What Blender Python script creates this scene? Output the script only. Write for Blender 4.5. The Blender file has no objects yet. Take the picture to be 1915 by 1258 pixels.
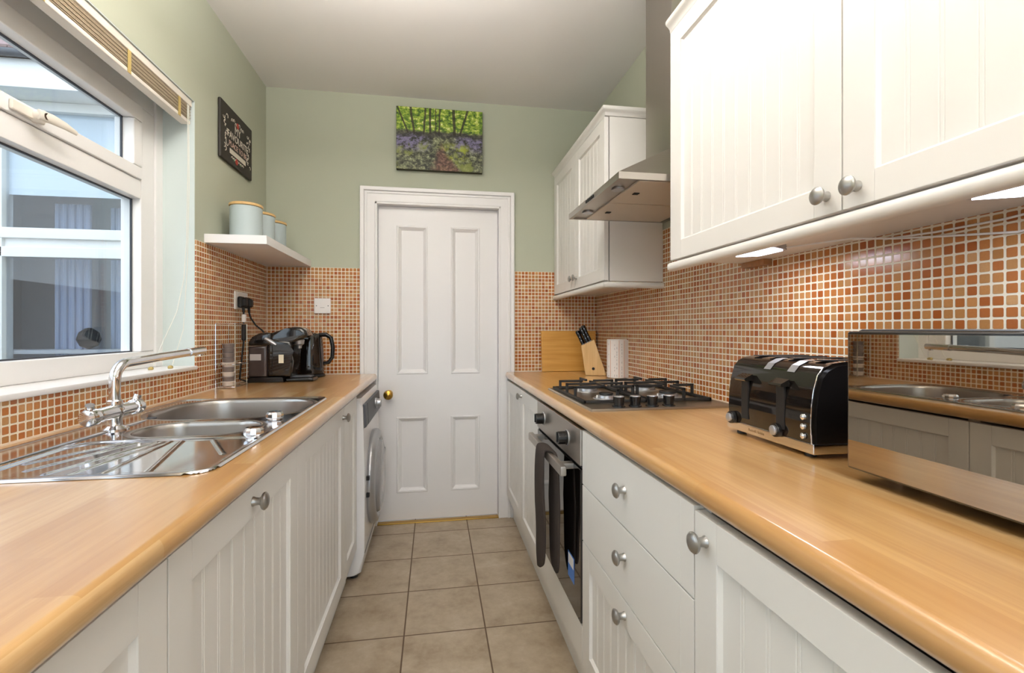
import bpy, bmesh, math, random
from mathutils import Vector, Matrix
R = math.radians
random.seed(7)
S = bpy.context.scene
COL = S.collection

# ------------------------------------------------------------------ camera
CAM_H = 1.15
cd = bpy.data.cameras.new('camera'); cam = bpy.data.objects.new('camera', cd); COL.objects.link(cam)
cd.sensor_fit = 'HORIZONTAL'; cd.sensor_width = 36.0; cd.lens = 890.0/1915*36
cd.shift_y = -12.0/1915; cd.clip_start = 0.02
cam.location = (0, 0, CAM_H); cam.rotation_euler = (R(90), 0, -R(9.2848))
S.camera = cam
# ------------------------------------------------------------------ colour management
S.view_settings.view_transform = 'Standard'; S.view_settings.look = 'None'
S.view_settings.gamma = 1; S.view_settings.use_curve_mapping = False
S.view_settings.exposure = 0.13
# ------------------------------------------------------------------ sky
w = bpy.data.worlds.new('sky'); S.world = w; w.use_nodes = True
bg = w.node_tree.nodes['Background']; bg.inputs[0].default_value = (0.80, 0.895, 1.0, 1); bg.inputs[1].default_value = 2.8
# ------------------------------------------------------------------ added fill lights
def area(name, loc, rot, sx, sy, power, col, portal=False):
    l = bpy.data.lights.new(name, 'AREA'); l.shape = 'RECTANGLE'; l.size = sx; l.size_y = sy
    l.energy = power; l.color = col
    o = bpy.data.objects.new(name, l); COL.objects.link(o); o.location = loc; o.rotation_euler = rot
    if portal: l.cycles.is_portal = True
    return o
CEIL = 2.535
FILL_LAMPS = ((-.20, 1.10), (-.02, -.75)); LZ = 2.20          # two unseen panel lamps added to brighten the room, shining mostly up
for lx_, ly_ in FILL_LAMPS:
    area('fill_downlight', (lx_, ly_, LZ-.03), (0, 0, 0), .5, .7, 1 if ly_ > 0 else 8, (1.0, .98, .955))
    area('fill_uplight', (lx_, ly_, LZ+.03), (R(180), 0, 0), .5, .7, 41 if ly_ > 0 else 36, (1.0, .98, .955))

# ================================================================== helpers
class B:
    def __init__(s): s.bm = bmesh.new()
    def box(s, x0, x1, y0, y1, z0, z1, bev=0, seg=2):
        r = bmesh.ops.create_cube(s.bm, size=1)
        for v in r['verts']:
            v.co = Vector(((x0+x1)/2+v.co.x*(x1-x0), (y0+y1)/2+v.co.y*(y1-y0), (z0+z1)/2+v.co.z*(z1-z0)))
        if bev:
            es = list({e for v in r['verts'] for e in v.link_edges})
            bmesh.ops.bevel(s.bm, geom=es, offset=bev, segments=seg, profile=0.5, affect='EDGES')
        return s
    def prism(s, pts, axis, a, b):
        """closed polygon pts (2-D) extruded along axis from a to b; x:(y,z) y:(x,z) z:(x,y)"""
        f = {'x': lambda p, t: (t, p[0], p[1]), 'y': lambda p, t: (p[0], t, p[1]), 'z': lambda p, t: (p[0], p[1], t)}[axis]
        A = [s.bm.verts.new(f(p, a)) for p in pts]; C = [s.bm.verts.new(f(p, b)) for p in pts]
        n = len(pts)
        for i in range(n): s.bm.faces.new((A[i], A[(i+1) % n], C[(i+1) % n], C[i]))
        s.bm.faces.new(A[::-1]); s.bm.faces.new(C)
        return s
    def ring(s, c, ax, r, seg):
        ax = Vector(ax).normalized(); t = Vector((0, 0, 1)) if abs(ax.z) < .9 else Vector((1, 0, 0))
        u = ax.cross(t).normalized(); v = ax.cross(u)
        return [s.bm.verts.new(Vector(c)+u*(r*math.cos(2*math.pi*i/seg))+v*(r*math.sin(2*math.pi*i/seg))) for i in range(seg)]
    def lathe(s, c, ax, prof, seg=24, cap=True):
        """prof: list of (radius, distance along axis)"""
        c = Vector(c); ax = Vector(ax).normalized()
        rings = [s.ring(c+ax*d, ax, max(r, 1e-4), seg) for r, d in prof]
        for a, b in zip(rings, rings[1:]):
            for i in range(seg): s.bm.faces.new((a[i], a[(i+1) % seg], b[(i+1) % seg], b[i]))
        if cap: s.bm.faces.new(rings[0][::-1]); s.bm.faces.new(rings[-1])
        return s
    def cyl(s, p0, p1, r, seg=16, r1=None):
        d = Vector(p1)-Vector(p0)
        return s.lathe(p0, d, [(r, 0), (r if r1 is None else r1, d.length)], seg)
    def tube(s, pts, r, seg=10, flat=None):
        """swept tube; r number or list; flat=(direction, factor) squashes the section"""
        P = [Vector(p) for p in pts]; n = len(P); prev = None; u = None
        for i in range(n):
            t = (P[min(i+1, n-1)]-P[max(i-1, 0)]).normalized()
            if u is None:
                k = Vector((0, 0, 1)) if abs(t.z) < .9 else Vector((1, 0, 0)); u = t.cross(k).normalized()
            else:
                u = (u-t*u.dot(t)).normalized()
            v = t.cross(u); ri = r[i] if isinstance(r, (list, tuple)) else r
            cur = []
            for j in range(seg):
                o = u*(ri*math.cos(2*math.pi*j/seg))+v*(ri*math.sin(2*math.pi*j/seg))
                if flat: fd = Vector(flat[0]); o -= fd*o.dot(fd)*(1-flat[1])
                cur.append(s.bm.verts.new(P[i]+o))
            if prev:
                for j in range(seg): s.bm.faces.new((prev[j], prev[(j+1) % seg], cur[(j+1) % seg], cur[j]))
            else: s.bm.faces.new(cur[::-1])
            prev = cur
        s.bm.faces.new(prev)
        return s
    def sheet(s, grid, thick=0):
        """grid of points [i][j] -> quads (solidified if thick)"""
        def mk(off): return [[s.bm.verts.new(Vector(p)+off) for p in row] for row in grid]
        off = Vector(thick) if thick else None
        G = mk(Vector((0, 0, 0))); ni, nj = len(grid), len(grid[0])
        for i in range(ni-1):
            for j in range(nj-1): s.bm.faces.new((G[i][j], G[i+1][j], G[i+1][j+1], G[i][j+1]))
        if off:
            H = mk(off)
            for i in range(ni-1):
                for j in range(nj-1): s.bm.faces.new((H[i][j+1], H[i+1][j+1], H[i+1][j], H[i][j]))
            bd = [(i, 0) for i in range(ni)]+[(ni-1, j) for j in range(1, nj)]+[(i, nj-1) for i in range(ni-2, -1, -1)]+[(0, j) for j in range(nj-2, 0, -1)]
            for (a, b), (c, d) in zip(bd, bd[1:]+bd[:1]): s.bm.faces.new((G[a][b], G[c][d], H[c][d], H[a][b]))
        return s
    def quad(s, *p):
        s.bm.faces.new([s.bm.verts.new(Vector(q)) for q in p]); return s
    def xf(s, M): bmesh.ops.transform(s.bm, matrix=M, verts=s.bm.verts); return s

def wloc(o):
    v = Vector((0, 0, 0))
    while o: v += o.location; o = o.parent
    return v
def link(name, b, mat, parent=None, smooth=35, recalc=True):
    """b: builder in WORLD coordinates; becomes ONE mesh object (child of parent)"""
    me = bpy.data.meshes.new(name)
    if recalc: bmesh.ops.recalc_face_normals(b.bm, faces=b.bm.faces)
    b.bm.to_mesh(me); b.bm.free()
    if parent: me.transform(Matrix.Translation(-wloc(parent)))
    for p in me.polygons: p.use_smooth = True
    me.set_sharp_from_angle(angle=R(smooth))
    me.materials.append(mat)
    o = bpy.data.objects.new(name, me); COL.objects.link(o)
    if len(me.polygons) < 20000:
        wn = o.modifiers.new('even_shading', 'WEIGHTED_NORMAL'); wn.keep_sharp = True
    if parent: o.parent = parent
    return o
def tag(o, label, cat, group=None):
    o['label'] = label; o['category'] = cat
    if group: o['group'] = group
    return o
def thing(name, loc, label, cat, group=None):
    o = bpy.data.objects.new(name, None); COL.objects.link(o); o.location = loc; o.empty_display_size = .05
    return tag(o, label, cat, group)
def struct(name, b, mat, parent=None, smooth=35):
    o = link(name, b, mat, parent, smooth)
    if not parent: o['kind'] = 'structure'
    return o
def copy_tree(o, parent=None):
    c = o.copy(); COL.objects.link(c); c.parent = parent
    for ch in list(o.children): copy_tree(ch, c)
    return c
def text(name, s, mat, parent, size, M, extrude=.0004, align='CENTER'):
    cu = bpy.data.curves.new(name, 'FONT'); cu.body = s; cu.size = size; cu.extrude = extrude; cu.align_x = align; cu.align_y = 'CENTER'
    t = bpy.data.objects.new('tmp', cu); COL.objects.link(t)
    bpy.context.view_layer.update()
    me = bpy.data.meshes.new_from_object(t.evaluated_get(bpy.context.evaluated_depsgraph_get()))
    bpy.data.objects.remove(t); me.name = name
    me.transform(M)
    if parent: me.transform(Matrix.Translation(-wloc(parent)))
    me.materials.clear(); me.materials.append(mat)
    o = bpy.data.objects.new(name, me); COL.objects.link(o); o.parent = parent
    return o
def basis(u, v, n, o):
    return Matrix(((u[0], v[0], n[0], o[0]), (u[1], v[1], n[1], o[1]), (u[2], v[2], n[2], o[2]), (0, 0, 0, 1)))

# ================================================================== materials
def lin(c):
    return tuple(((x/255)/12.92 if x/255 <= .04045 else ((x/255+.055)/1.055)**2.4) for x in c)
class N:
    """tiny node helper"""
    def __init__(s, name):
        s.m = bpy.data.materials.new(name); s.m.use_nodes = True; s.t = s.m.node_tree
        s.p = s.t.nodes['Principled BSDF']
    def n(s, typ, **kw):
        x = s.t.nodes.new(typ)
        for k, v in kw.items(): setattr(x, k, v)
        return x
    def l(s, a, b): s.t.links.new(a, b)
    def val(s, sock, v):
        if hasattr(v, 'node'): s.l(v, sock)
        else: sock.default_value = v
    def math(s, op, a, b=None, c=None):
        x = s.n('ShaderNodeMath', operation=op); s.val(x.inputs[0], a)
        if b is not None: s.val(x.inputs[1], b)
        if c is not None: s.val(x.inputs[2], c)
        return x.outputs[0]
    def obj(s): return s.n('ShaderNodeTexCoord').outputs['Object']
    def sep(s, v):
        x = s.n('ShaderNodeSeparateXYZ'); s.l(v, x.inputs[0]); return x.outputs
    def comb(s, a, b, c):
        x = s.n('ShaderNodeCombineXYZ')
        for i, v in enumerate((a, b, c)): s.val(x.inputs[i], v)
        return x.outputs[0]
    def mapping(s, v, scale):
        x = s.n('ShaderNodeMapping'); s.l(v, x.inputs[0]); x.inputs['Scale'].default_value = scale; return x.outputs[0]
    def noise(s, v, scale, detail=3, rough=.5):
        x = s.n('ShaderNodeTexNoise'); s.l(v, x.inputs['Vector']); x.inputs['Scale'].default_value = scale
        x.inputs['Detail'].default_value = detail; x.inputs['Roughness'].default_value = rough; return x.outputs[0]
    def white(s, v, col=False):
        x = s.n('ShaderNodeTexWhiteNoise'); s.l(v, x.inputs['Vector']); return x.outputs['Color' if col else 'Value']
    def ramp(s, f, stops, interp='LINEAR'):
        x = s.n('ShaderNodeValToRGB'); s.val(x.inputs[0], f); e = x.color_ramp.elements; x.color_ramp.interpolation = interp
        while len(e) < len(stops): e.new(.5)
        for q, (p, c) in zip(e, stops): q.position = p; q.color = (*c, 1)
        return x.outputs[0]
    def mix(s, f, a, b, blend='MIX'):
        x = s.n('ShaderNodeMix', data_type='RGBA', blend_type=blend); s.val(x.inputs[0], f)
        for i, v in ((6, a), (7, b)): s.val(x.inputs[i], (*v, 1) if isinstance(v, tuple) and len(v) == 3 else v)
        return x.outputs[2]
    def bump(s, h, strength=.3, dist=.002):
        x = s.n('ShaderNodeBump'); s.l(h, x.inputs['Height']); x.inputs['Strength'].default_value = strength; x.inputs['Distance'].default_value = dist
        s.l(x.outputs[0], s.p.inputs['Normal'])
    def set(s, **kw):
        names = dict(color='Base Color', rough='Roughness', metal='Metallic', spec='Specular IOR Level', coat='Coat Weight', coatr='Coat Roughness', trans='Transmission Weight', ior='IOR', emc='Emission Color', ems='Emission Strength', alpha='Alpha', sheen='Sheen Weight')
        for k, v in kw.items():
            sk = s.p.inputs[names[k]]
            s.val(sk, (*v, 1) if isinstance(v, tuple) and len(v) == 3 else v)
        return s
def plain(name, rgb, rough=.5, metal=0, bump=None, var=0, **kw):
    """flat colour with a faint procedural mottle"""
    x = N(name); c = lin(rgb)
    if var:
        f = x.noise(x.obj(), 9, 4)
        x.set(color=x.mix(x.math('MULTIPLY', f, var), c, tuple(v*.72 for v in c)))
    else: x.set(color=c)
    x.set(rough=rough, metal=metal, **kw)
    if bump: x.bump(x.noise(x.obj(), bump[0], 3), bump[1], .001)
    return x.m
def mosaic(name, ax):
    x = N(name); o = x.sep(x.obj()); p = .0213
    u = x.math('DIVIDE', o[ax], p); v = x.math('DIVIDE', o[2], p)
    iu = x.math('FLOOR', u); iv = x.math('FLOOR', v)
    fu = x.math('ABSOLUTE', x.math('SUBTRACT', x.math('FRACT', u), .5)); fv = x.math('ABSOLUTE', x.math('SUBTRACT', x.math('FRACT', v), .5))
    # wobble each tile a little
    rnd = x.n('ShaderNodeTexWhiteNoise'); x.l(x.comb(iu, iv, 3.0), rnd.inputs['Vector'])
    rs = x.sep(rnd.outputs['Color'])
    k = .275; rr = .095
    du = x.math('MAXIMUM', x.math('SUBTRACT', fu, x.math('ADD', k, x.math('MULTIPLY', rs[0], .02))), 0.0)
    dv = x.math('MAXIMUM', x.math('SUBTRACT', fv, x.math('ADD', k, x.math('MULTIPLY', rs[1], .02))), 0.0)
    dist = x.math('SQRT', x.math('ADD', x.math('MULTIPLY', du, du), x.math('MULTIPLY', dv, dv)))
    mr = x.n('ShaderNodeMapRange', interpolation_type='SMOOTHSTEP'); x.l(dist, mr.inputs[0])
    mr.inputs[1].default_value = rr; mr.inputs[2].default_value = rr+.05; mr.inputs[3].default_value = 1; mr.inputs[4].default_value = 0
    mask = mr.outputs[0]
    base = x.ramp(x.white(x.comb(iu, iv, 0.0)), [(0, lin((166, 86, 36))), (.25, lin((184, 108, 50))), (.5, lin((194, 126, 66))), (.72, lin((202, 146, 88))), (.86, lin((178, 128, 70))), (1, lin((210, 166, 114)))])
    mott = x.noise(x.obj(), 260, 3, .7)
    base = x.mix(x.math('MULTIPLY', mott, .55), base, lin((156, 90, 42)))
    x.set(color=x.mix(mask, lin((234, 224, 202)), base), rough=x.math('SUBTRACT', .75, x.math('MULTIPLY', mask, .55)))
    x.bump(mask, .55, .0016)
    return x.m
def floor_tiles():
    x = N('floor_tiles'); o = x.sep(x.obj()); p = .307
    u = x.math('DIVIDE', x.math('ADD', o[0], .112), p); v = x.math('DIVIDE', x.math('SUBTRACT', o[1], 1.832), p)
    iu = x.math('FLOOR', u); iv = x.math('FLOOR', v)
    fu = x.math('ABSOLUTE', x.math('SUBTRACT', x.math('FRACT', u), .5)); fv = x.math('ABSOLUTE', x.math('SUBTRACT', x.math('FRACT', v), .5))
    d = x.math('MAXIMUM', fu, fv)
    mr = x.n('ShaderNodeMapRange', interpolation_type='SMOOTHSTEP'); x.l(d, mr.inputs[0])
    mr.inputs[1].default_value = .4885; mr.inputs[2].default_value = .4935; mr.inputs[3].default_value = 1; mr.inputs[4].default_value = 0
    mask = mr.outputs[0]
    off = x.n('ShaderNodeVectorMath', operation='ADD'); x.l(x.obj(), off.inputs[0])
    wn = x.white(x.comb(iu, iv, 1.0), True); sc = x.n('ShaderNodeVectorMath', operation='SCALE'); x.l(wn, sc.inputs[0]); sc.inputs['Scale'].default_value = 7.0
    x.l(sc.outputs[0], off.inputs[1])
    f = x.noise(off.outputs[0], 7, 6, .62); g = x.noise(off.outputs[0], 40, 4, .6)
    f = x.math('ADD', x.math('MULTIPLY', f, .75), x.math('MULTIPLY', g, .25))
    c = x.ramp(f, [(.30, lin((146, 126, 102))), (.46, lin((170, 152, 128))), (.58, lin((182, 165, 142))), (.72, lin((196, 182, 162)))])
    x.set(color=x.mix(mask, lin((104, 84, 66)), c), rough=x.math('SUBTRACT', .8, x.math('MULTIPLY', mask, .42)))
    x.bump(x.math('ADD', mask, x.math('MULTIPLY', g, .15)), .35, .002)
    return x.m
def butcher(name):
    x = N(name); o = x.sep(x.obj())
    # staves about 42 mm wide running along Y (edge staves wrap the nose)
    u = x.math('DIVIDE', o[0], .042); iu = x.math('FLOOR', u)
    shift = x.math('MULTIPLY', x.white(x.comb(iu, 0.0, 0.0)), .9)
    v = x.math('DIVIDE', x.math('ADD', o[1], shift), .46); iv = x.math('FLOOR', v)
    r = x.white(x.comb(iu, iv, 0.0))
    c = x.ramp(r, [(0, lin((192, 142, 82))), (.3, lin((203, 155, 94))), (.6, lin((210, 164, 104))), (.82, lin((214, 172, 116))), (.92, lin((222, 188, 138))), (1, lin((226, 198, 154)))])
    gr = x.noise(x.mapping(x.obj(), (75, 3.0, 75)), 1.0, 5, .65)
    c = x.mix(x.ramp(gr, [(.36, (0, 0, 0)), (.68, (.62, .62, .62))]), c, lin((180, 128, 70)))
    fk = x.noise(x.mapping(x.obj(), (120, 16, 120)), 1.0, 2, .5)
    c = x.mix(x.ramp(fk, [(.66, (0, 0, 0)), (.80, (.22, .22, .22))]), c, lin((164, 112, 60)))
    fl = x.noise(x.mapping(x.obj(), (14, 1.2, 14)), 1.0, 3, .5)
    c = x.mix(x.ramp(fl, [(.5, (0, 0, 0)), (.8, (.35, .35, .35))]), c, lin((236, 196, 138)))
    x.set(color=c, rough=.28, spec=.7, coat=1.0, coatr=.2)
    x.bump(gr, .04, .001)
    return x.m
def wood(name, a, b, scale=(2, 60, 60), rough=.45):
    x = N(name); g = x.noise(x.mapping(x.obj(), scale), 1.0, 5, .6)
    x.set(color=x.ramp(g, [(.3, lin(a)), (.7, lin(b))]), rough=rough); x.bump(g, .06, .001)
    return x.m
def steel(name, rgb, rough, scale=(4, 300, 4), amt=.12):
    x = N(name); g = x.noise(x.mapping(x.obj(), scale), 1.0, 3)
    x.set(color=lin(rgb), metal=1.0, rough=x.math('ADD', rough, x.math('MULTIPLY', g, amt)))
    return x.m
def glass(name, tint=(1, 1, 1), refl=1.0):
    x = N(name); x.t.nodes.remove(x.p)
    tr = x.n('ShaderNodeBsdfTransparent'); tr.inputs[0].default_value = (*tint, 1)
    gl = x.n('ShaderNodeBsdfGlossy'); gl.inputs['Roughness'].default_value = .01
    fr = x.n('ShaderNodeFresnel'); geo = x.n('ShaderNodeNewGeometry')
    x.l(x.math('SUBTRACT', 1.5, x.math('MULTIPLY', geo.outputs['Backfacing'], 1.5-1/1.5)), fr.inputs[0])   # same reflection from both faces of the thin pane
    mx = x.n('ShaderNodeMixShader'); x.l(x.math('MULTIPLY', fr.outputs[0], refl), mx.inputs[0]); x.l(tr.outputs[0], mx.inputs[1]); x.l(gl.outputs[0], mx.inputs[2])
    x.l(mx.outputs[0], x.t.nodes['Material Output'].inputs[0])
    return x.m
def emit(name, rgb, st):
    x = N(name); x.set(color=lin(rgb), emc=lin(rgb), ems=st, rough=.4); return x.m
def forest():
    """canvas print of a bluebell wood: sunlit leaves, trunks, blue carpet, path (object x,z in metres, canvas 0.51 x 0.37)"""
    x = N('woodland_print'); o = x.sep(x.obj())
    u = x.math('DIVIDE', o[0], .508); v = x.math('DIVIDE', o[2], .369)      # u -.5...5, v 0..1
    leaf = x.noise(x.mapping(x.obj(), (1, 1, 1.5)), 30, 8, .72)
    leaves = x.ramp(leaf, [(.34, lin((24, 40, 10))), (.43, lin((70, 104, 22))), (.50, lin((122, 156, 40))), (.57, lin((190, 202, 78))), (.65, lin((246, 246, 206)))])
    gnd = x.noise(x.mapping(x.obj(), (1, 1, 1.3)), 42, 8, .75)
    ground = x.ramp(gnd, [(.37, lin((22, 22, 16))), (.45, lin((58, 60, 42))), (.51, lin((96, 98, 78))), (.57, lin((130, 134, 96))), (.65, lin((184, 186, 150)))])
    bright = x.noise(x.obj(), 13, 5, .65)
    br2 = x.noise(x.obj(), 9, 5, .65)
    au = x.math('ABSOLUTE', x.math('SUBTRACT', u, .03))
    def soft(val, lo, hi):
        q = x.n('ShaderNodeMapRange', interpolation_type='SMOOTHSTEP'); x.val(q.inputs[0], val); q.inputs[1].default_value = lo; q.inputs[2].default_value = hi; return q.outputs[0]
    # bluebells: soft bands at both sides below the trees
    vb = x.math('ADD', v, x.math('MULTIPLY', x.math('SUBTRACT', br2, .5), .25))
    band = x.math('MULTIPLY', soft(vb, .26, .40), x.math('SUBTRACT', 1.0, soft(vb, .52, .60)))
    bell = x.math('MULTIPLY', x.math('MULTIPLY', band, soft(au, .10, .22)), soft(gnd, .42, .54))
    ground = x.mix(x.math('MULTIPLY', bell, .6), ground, lin((128, 112, 178)))
    # sunlit grass beside the path
    gx = x.math('SUBTRACT', 1.0, soft(x.math('ABSOLUTE', x.math('SUBTRACT', u, .17)), .06, .24))
    gz = x.math('SUBTRACT', 1.0, soft(x.math('ABSOLUTE', x.math('SUBTRACT', v, .30)), .05, .18))
    ground = x.mix(x.math('MULTIPLY', x.math('MULTIPLY', gx, gz), soft(bright, .44, .56)), ground, lin((172, 182, 54)))
    ground = x.mix(x.math('MULTIPLY', x.math('MULTIPLY', soft(br2, .54, .62), x.math('SUBTRACT', 1.0, soft(v, .35, .5))), .6), ground, lin((150, 160, 70)))
    wob = x.math('MULTIPLY', x.math('SUBTRACT', bright, .5), .22)
    cx = x.math('ADD', x.math('ADD', .06, wob), x.math('MULTIPLY', v, -.10))
    wd = x.math('SUBTRACT', .15, x.math('MULTIPLY', v, .34))
    pd = x.math('SUBTRACT', x.math('ABSOLUTE', x.math('SUBTRACT', u, cx)), wd)
    path = x.math('SUBTRACT', 1.0, soft(pd, -.05, .03))
    pc = x.ramp(gnd, [(.38, lin((48, 30, 24))), (.5, lin((96, 62, 52))), (.62, lin((150, 108, 92)))])
    ground = x.mix(x.math('MULTIPLY', path, .9), ground, pc)
    hz = soft(x.math('ADD', v, x.math('MULTIPLY', wob, .6)), .60, .66)
    low = x.math('MULTIPLY', soft(vb, .50, .58), x.math('SUBTRACT', 1.0, soft(v, .62, .70)))
    ground = x.mix(x.math('MULTIPLY', low, .7), ground, lin((44, 38, 40)))
    col = x.mix(hz, ground, leaves)
    # trunks
    tot = None
    for (c0, sl, wdt) in ((-.37, -.30, .010), (-.30, -.10, .013), (-.19, .06, .011), (-.115, 0.0, .013), (-.01, .02, .009), (.17, -.03, .016), (.235, .22, .012), (-.05, .0, .006)):
        c = x.math('ADD', c0, x.math('MULTIPLY', x.math('SUBTRACT', v, .6), sl))
        m = x.math('LESS_THAN', x.math('ABSOLUTE', x.math('SUBTRACT', u, x.math('ADD', c, x.math('MULTIPLY', wob, .12)))), wdt)
        tot = m if tot is None else x.math('MAXIMUM', tot, m)
    tot = x.math('MULTIPLY', tot, x.math('GREATER_THAN', v, .58))
    col = x.mix(x.math('MULTIPLY', tot, .9), col, lin((44, 36, 20)))
    x.set(color=col, rough=.55)
    return x.m

M = {}
M['wall'] = plain('sage_paint', (180, 183, 163), .75, bump=(300, .05))
M['ceil'] = plain('ceiling_paint', (228, 225, 221), .85)
M['gloss'] = plain('white_gloss_paint', (232, 229, 228), .30)
M['cab'] = plain('cream_white_foil', (229, 226, 221), .34)
M['melamine'] = plain('white_melamine', (232, 228, 220), .4)
M['tile_y'] = mosaic('terracotta_mosaic', 1); M['tile_x'] = mosaic('terracotta_mosaic_across', 0)
M['floor'] = floor_tiles()
M['top'] = butcher('beech_block_worktop')
M['upvc'] = plain('white_upvc', (238, 236, 234), .28)
M['glass'] = glass('window_glass', (.93, .96, .97))
M['darkgasket'] = plain('gasket', (60, 62, 70), .5)
M['pewter'] = plain('pewter', (182, 180, 176), .34, 1.0, var=.35)
M['brass'] = plain('brass', (190, 150, 70), .25, 1.0)
M['chrome'] = plain('chrome', (225, 225, 228), .07, 1.0)
M['sink'] = steel('polished_steel', (205, 204, 206), .08, (60, 8, 60), .06)
M['bowl'] = steel('satin_steel', (176, 172, 168), .24, (8, 8, 200), .12)
M['brushed'] = steel('brushed_steel', (178, 172, 164), .28)
M['hob'] = steel('hob_steel', (166, 156, 140), .26, (300, 4, 4))
M['iron'] = plain('cast_iron', (34, 32, 30), .5, bump=(400, .1))
M['black'] = plain('black_plastic', (22, 20, 20), .25)
M['gblack'] = plain('gloss_black', (24, 20, 18), .06, coat=.6)
M['mblack'] = plain('matt_black', (26, 25, 25), .6)
M['ovenglass'] = plain('oven_glass', (20, 17, 15), .03, spec=.9)
M['mirror'] = plain('tinted_mirror', (176, 166, 152), .015, 1.0)
M['mitt'] = plain('charcoal_cotton', (70, 62, 58), .95, bump=(900, .3), spec=.1)
M['bamboo'] = wood('bamboo', (196, 140, 58), (218, 164, 82), (3, 40, 60))
M['beech'] = wood('pale_beech', (206, 164, 104), (228, 190, 134), (60, 60, 4))
M['lidwood'] = wood('lid_bamboo', (196, 156, 96), (218, 182, 124), (40, 6, 40))
M['duck'] = plain('duck_egg_enamel', (176, 188, 188), .35)
M['paper'] = plain('paper', (232, 226, 222), .9, bump=(250, .15))
M['orange'] = plain('orange_print', (206, 142, 104), .8)
M['greyprint'] = plain('grey_print', (150, 146, 150), .8)
M['whiteplastic'] = plain('white_plastic', (236, 232, 228), .32)
M['wmwhite'] = plain('white_enamel', (238, 236, 236), .2)
M['wmgrey'] = plain('slate_plastic', (80, 82, 88), .5)
M['silver'] = plain('silver_plastic', (176, 176, 178), .3, .7)
M['wmglass'] = plain('smoked_door', (150, 148, 150), .12, spec=.7)
M['cream_blind'] = plain('blind_slats', (202, 188, 164), .5)
M['blindwhite'] = plain('blind_rail', (226, 218, 206), .4)
M['gold'] = plain('ladder_cord', (188, 164, 100), .8)
M['cordm'] = plain('pull_cord', (226, 224, 214), .8)
M['slate'] = plain('chalkboard', (46, 40, 34), .6)
M['chalk'] = plain('chalk', (206, 198, 184), .9)
M['pink'] = plain('pink_chalk', (196, 164, 150), .9)
M['red'] = plain('red_rose', (172, 66, 54), .8)
M['green'] = plain('green_leaf', (110, 150, 110), .8)
M['canvas'] = forest()
M['canvasedge'] = plain('canvas_edge', (60, 58, 40), .7)
M['tank'] = plain('smoked_tank', (70, 60, 58), .08, spec=.6)
M['label'] = plain('pale_label', (176, 170, 168), .6)
M['label2'] = plain('cream_label', (224, 214, 190), .6)
M['blue'] = plain('blue_label', (70, 120, 196), .5)
M['led'] = emit('led_white', (225, 230, 255), 9)
M['lampface'] = emit('fill_lamp_face', (255, 244, 228), 3)
M['ply'] = wood('raw_chipboard', (150, 104, 62), (180, 130, 84))
M['podlid'] = plain('pod_foil', (222, 212, 204), .35)
M['podbody'] = plain('pod_body', (128, 118, 116), .35)
M['render'] = plain('white_render', (228, 232, 236), .8)
def brickwork():
    x = N('pink_brick'); t_ = x.n('ShaderNodeTexBrick'); x.l(x.comb(x.sep(x.obj())[0], x.sep(x.obj())[2], 0.0), t_.inputs['Vector'])
    for k, v in (('Color1', (186, 160, 158)), ('Color2', (168, 142, 144)), ('Mortar', (206, 200, 200))): t_.inputs[k].default_value = (*lin(v), 1)
    for k, v in (('Scale', 1.0), ('Mortar Size', .008), ('Brick Width', .225), ('Row Height', .075)): t_.inputs[k].default_value = v
    x.l(t_.outputs[0], x.p.inputs['Base Color']); x.set(rough=.85); return x.m
M['brick'] = brickwork()
M['rooftile'] = plain('roof_tile', (140, 116, 112), .8, var=.9)
M['patio'] = plain('patio_concrete', (150, 148, 144), .9, var=.6)
M['curtain'] = plain('grey_blue_curtain', (160, 168, 190), .9)
M['dim'] = plain('dim_room', (196, 194, 196), .9)
M['sky_sheet'] = plain('sky_reflection_white', (232, 238, 244), .8)
M['fence'] = plain('weathered_stone', (120, 116, 118), .9, var=.8)

# ================================================================== the room
XL, XR, YB, YF = -.945, 1.02, 2.90, -1.6
struct('floor', B().box(XL-.25, XR+.2, YF-.2, YB+.4, -.05, 0), M['floor'])
struct('ceiling', B().box(XL-.25, XR+.2, YF-.2, YB+.2, CEIL, CEIL+.06), M['ceil'])
WY0, WY1, WZ0, WZ1 = .08, 2.084, .985, 2.064
b = B(); x0, x1 = XL-.24, XL
b.box(x0, x1, YF, WY0, 0, CEIL).box(x0, x1, WY1, YB, 0, CEIL).box(x0, x1, WY0, WY1, 0, WZ0).box(x0, x1, WY0, WY1, WZ1, CEIL)
struct('wall_left', b, M['wall'])
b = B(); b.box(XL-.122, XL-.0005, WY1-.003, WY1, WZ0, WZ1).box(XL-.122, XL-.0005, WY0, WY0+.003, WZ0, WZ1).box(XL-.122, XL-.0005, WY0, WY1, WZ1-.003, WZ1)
struct('trim_10', b, plain('skylit_reveal_tone', (206, 216, 213), .7))  # reveal lining paler and bluer than the wall: sky light put into its colour
struct('wall_right', B().box(XR, XR+.15, YF, YB, 0, CEIL), M['wall'])
b = B(); b.box(XL-.24, -.75, YF-.15, YF, 0, CEIL).box(.80, XR+.15, YF-.15, YF, 0, CEIL).box(-.75, .80, YF-.15, YF, 2.10, CEIL)
struct('wall_front', b, M['wall'])
r = bpy.data.objects.new('added_glazed_door', None); COL.objects.link(r); r.location = (0, YF-.08, 0); r['kind'] = 'structure'  # unseen glazed door, added to let daylight in from behind the camera
b = B()
for q in ((-.75, -.68, .0, 2.1), (.73, .80, .0, 2.1), (-.68, .73, 2.03, 2.1), (-.68, .73, 0, .07), (-.02, .07, .07, 2.03)): b.box(q[0], q[1], YF-.11, YF-.05, q[2], q[3], .003)
link('added_door_frame', b, M['upvc'], r)
link('pane', B().box(-.682, -.018, YF-.083, YF-.078, .068, 2.032), M['glass'], r)
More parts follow.
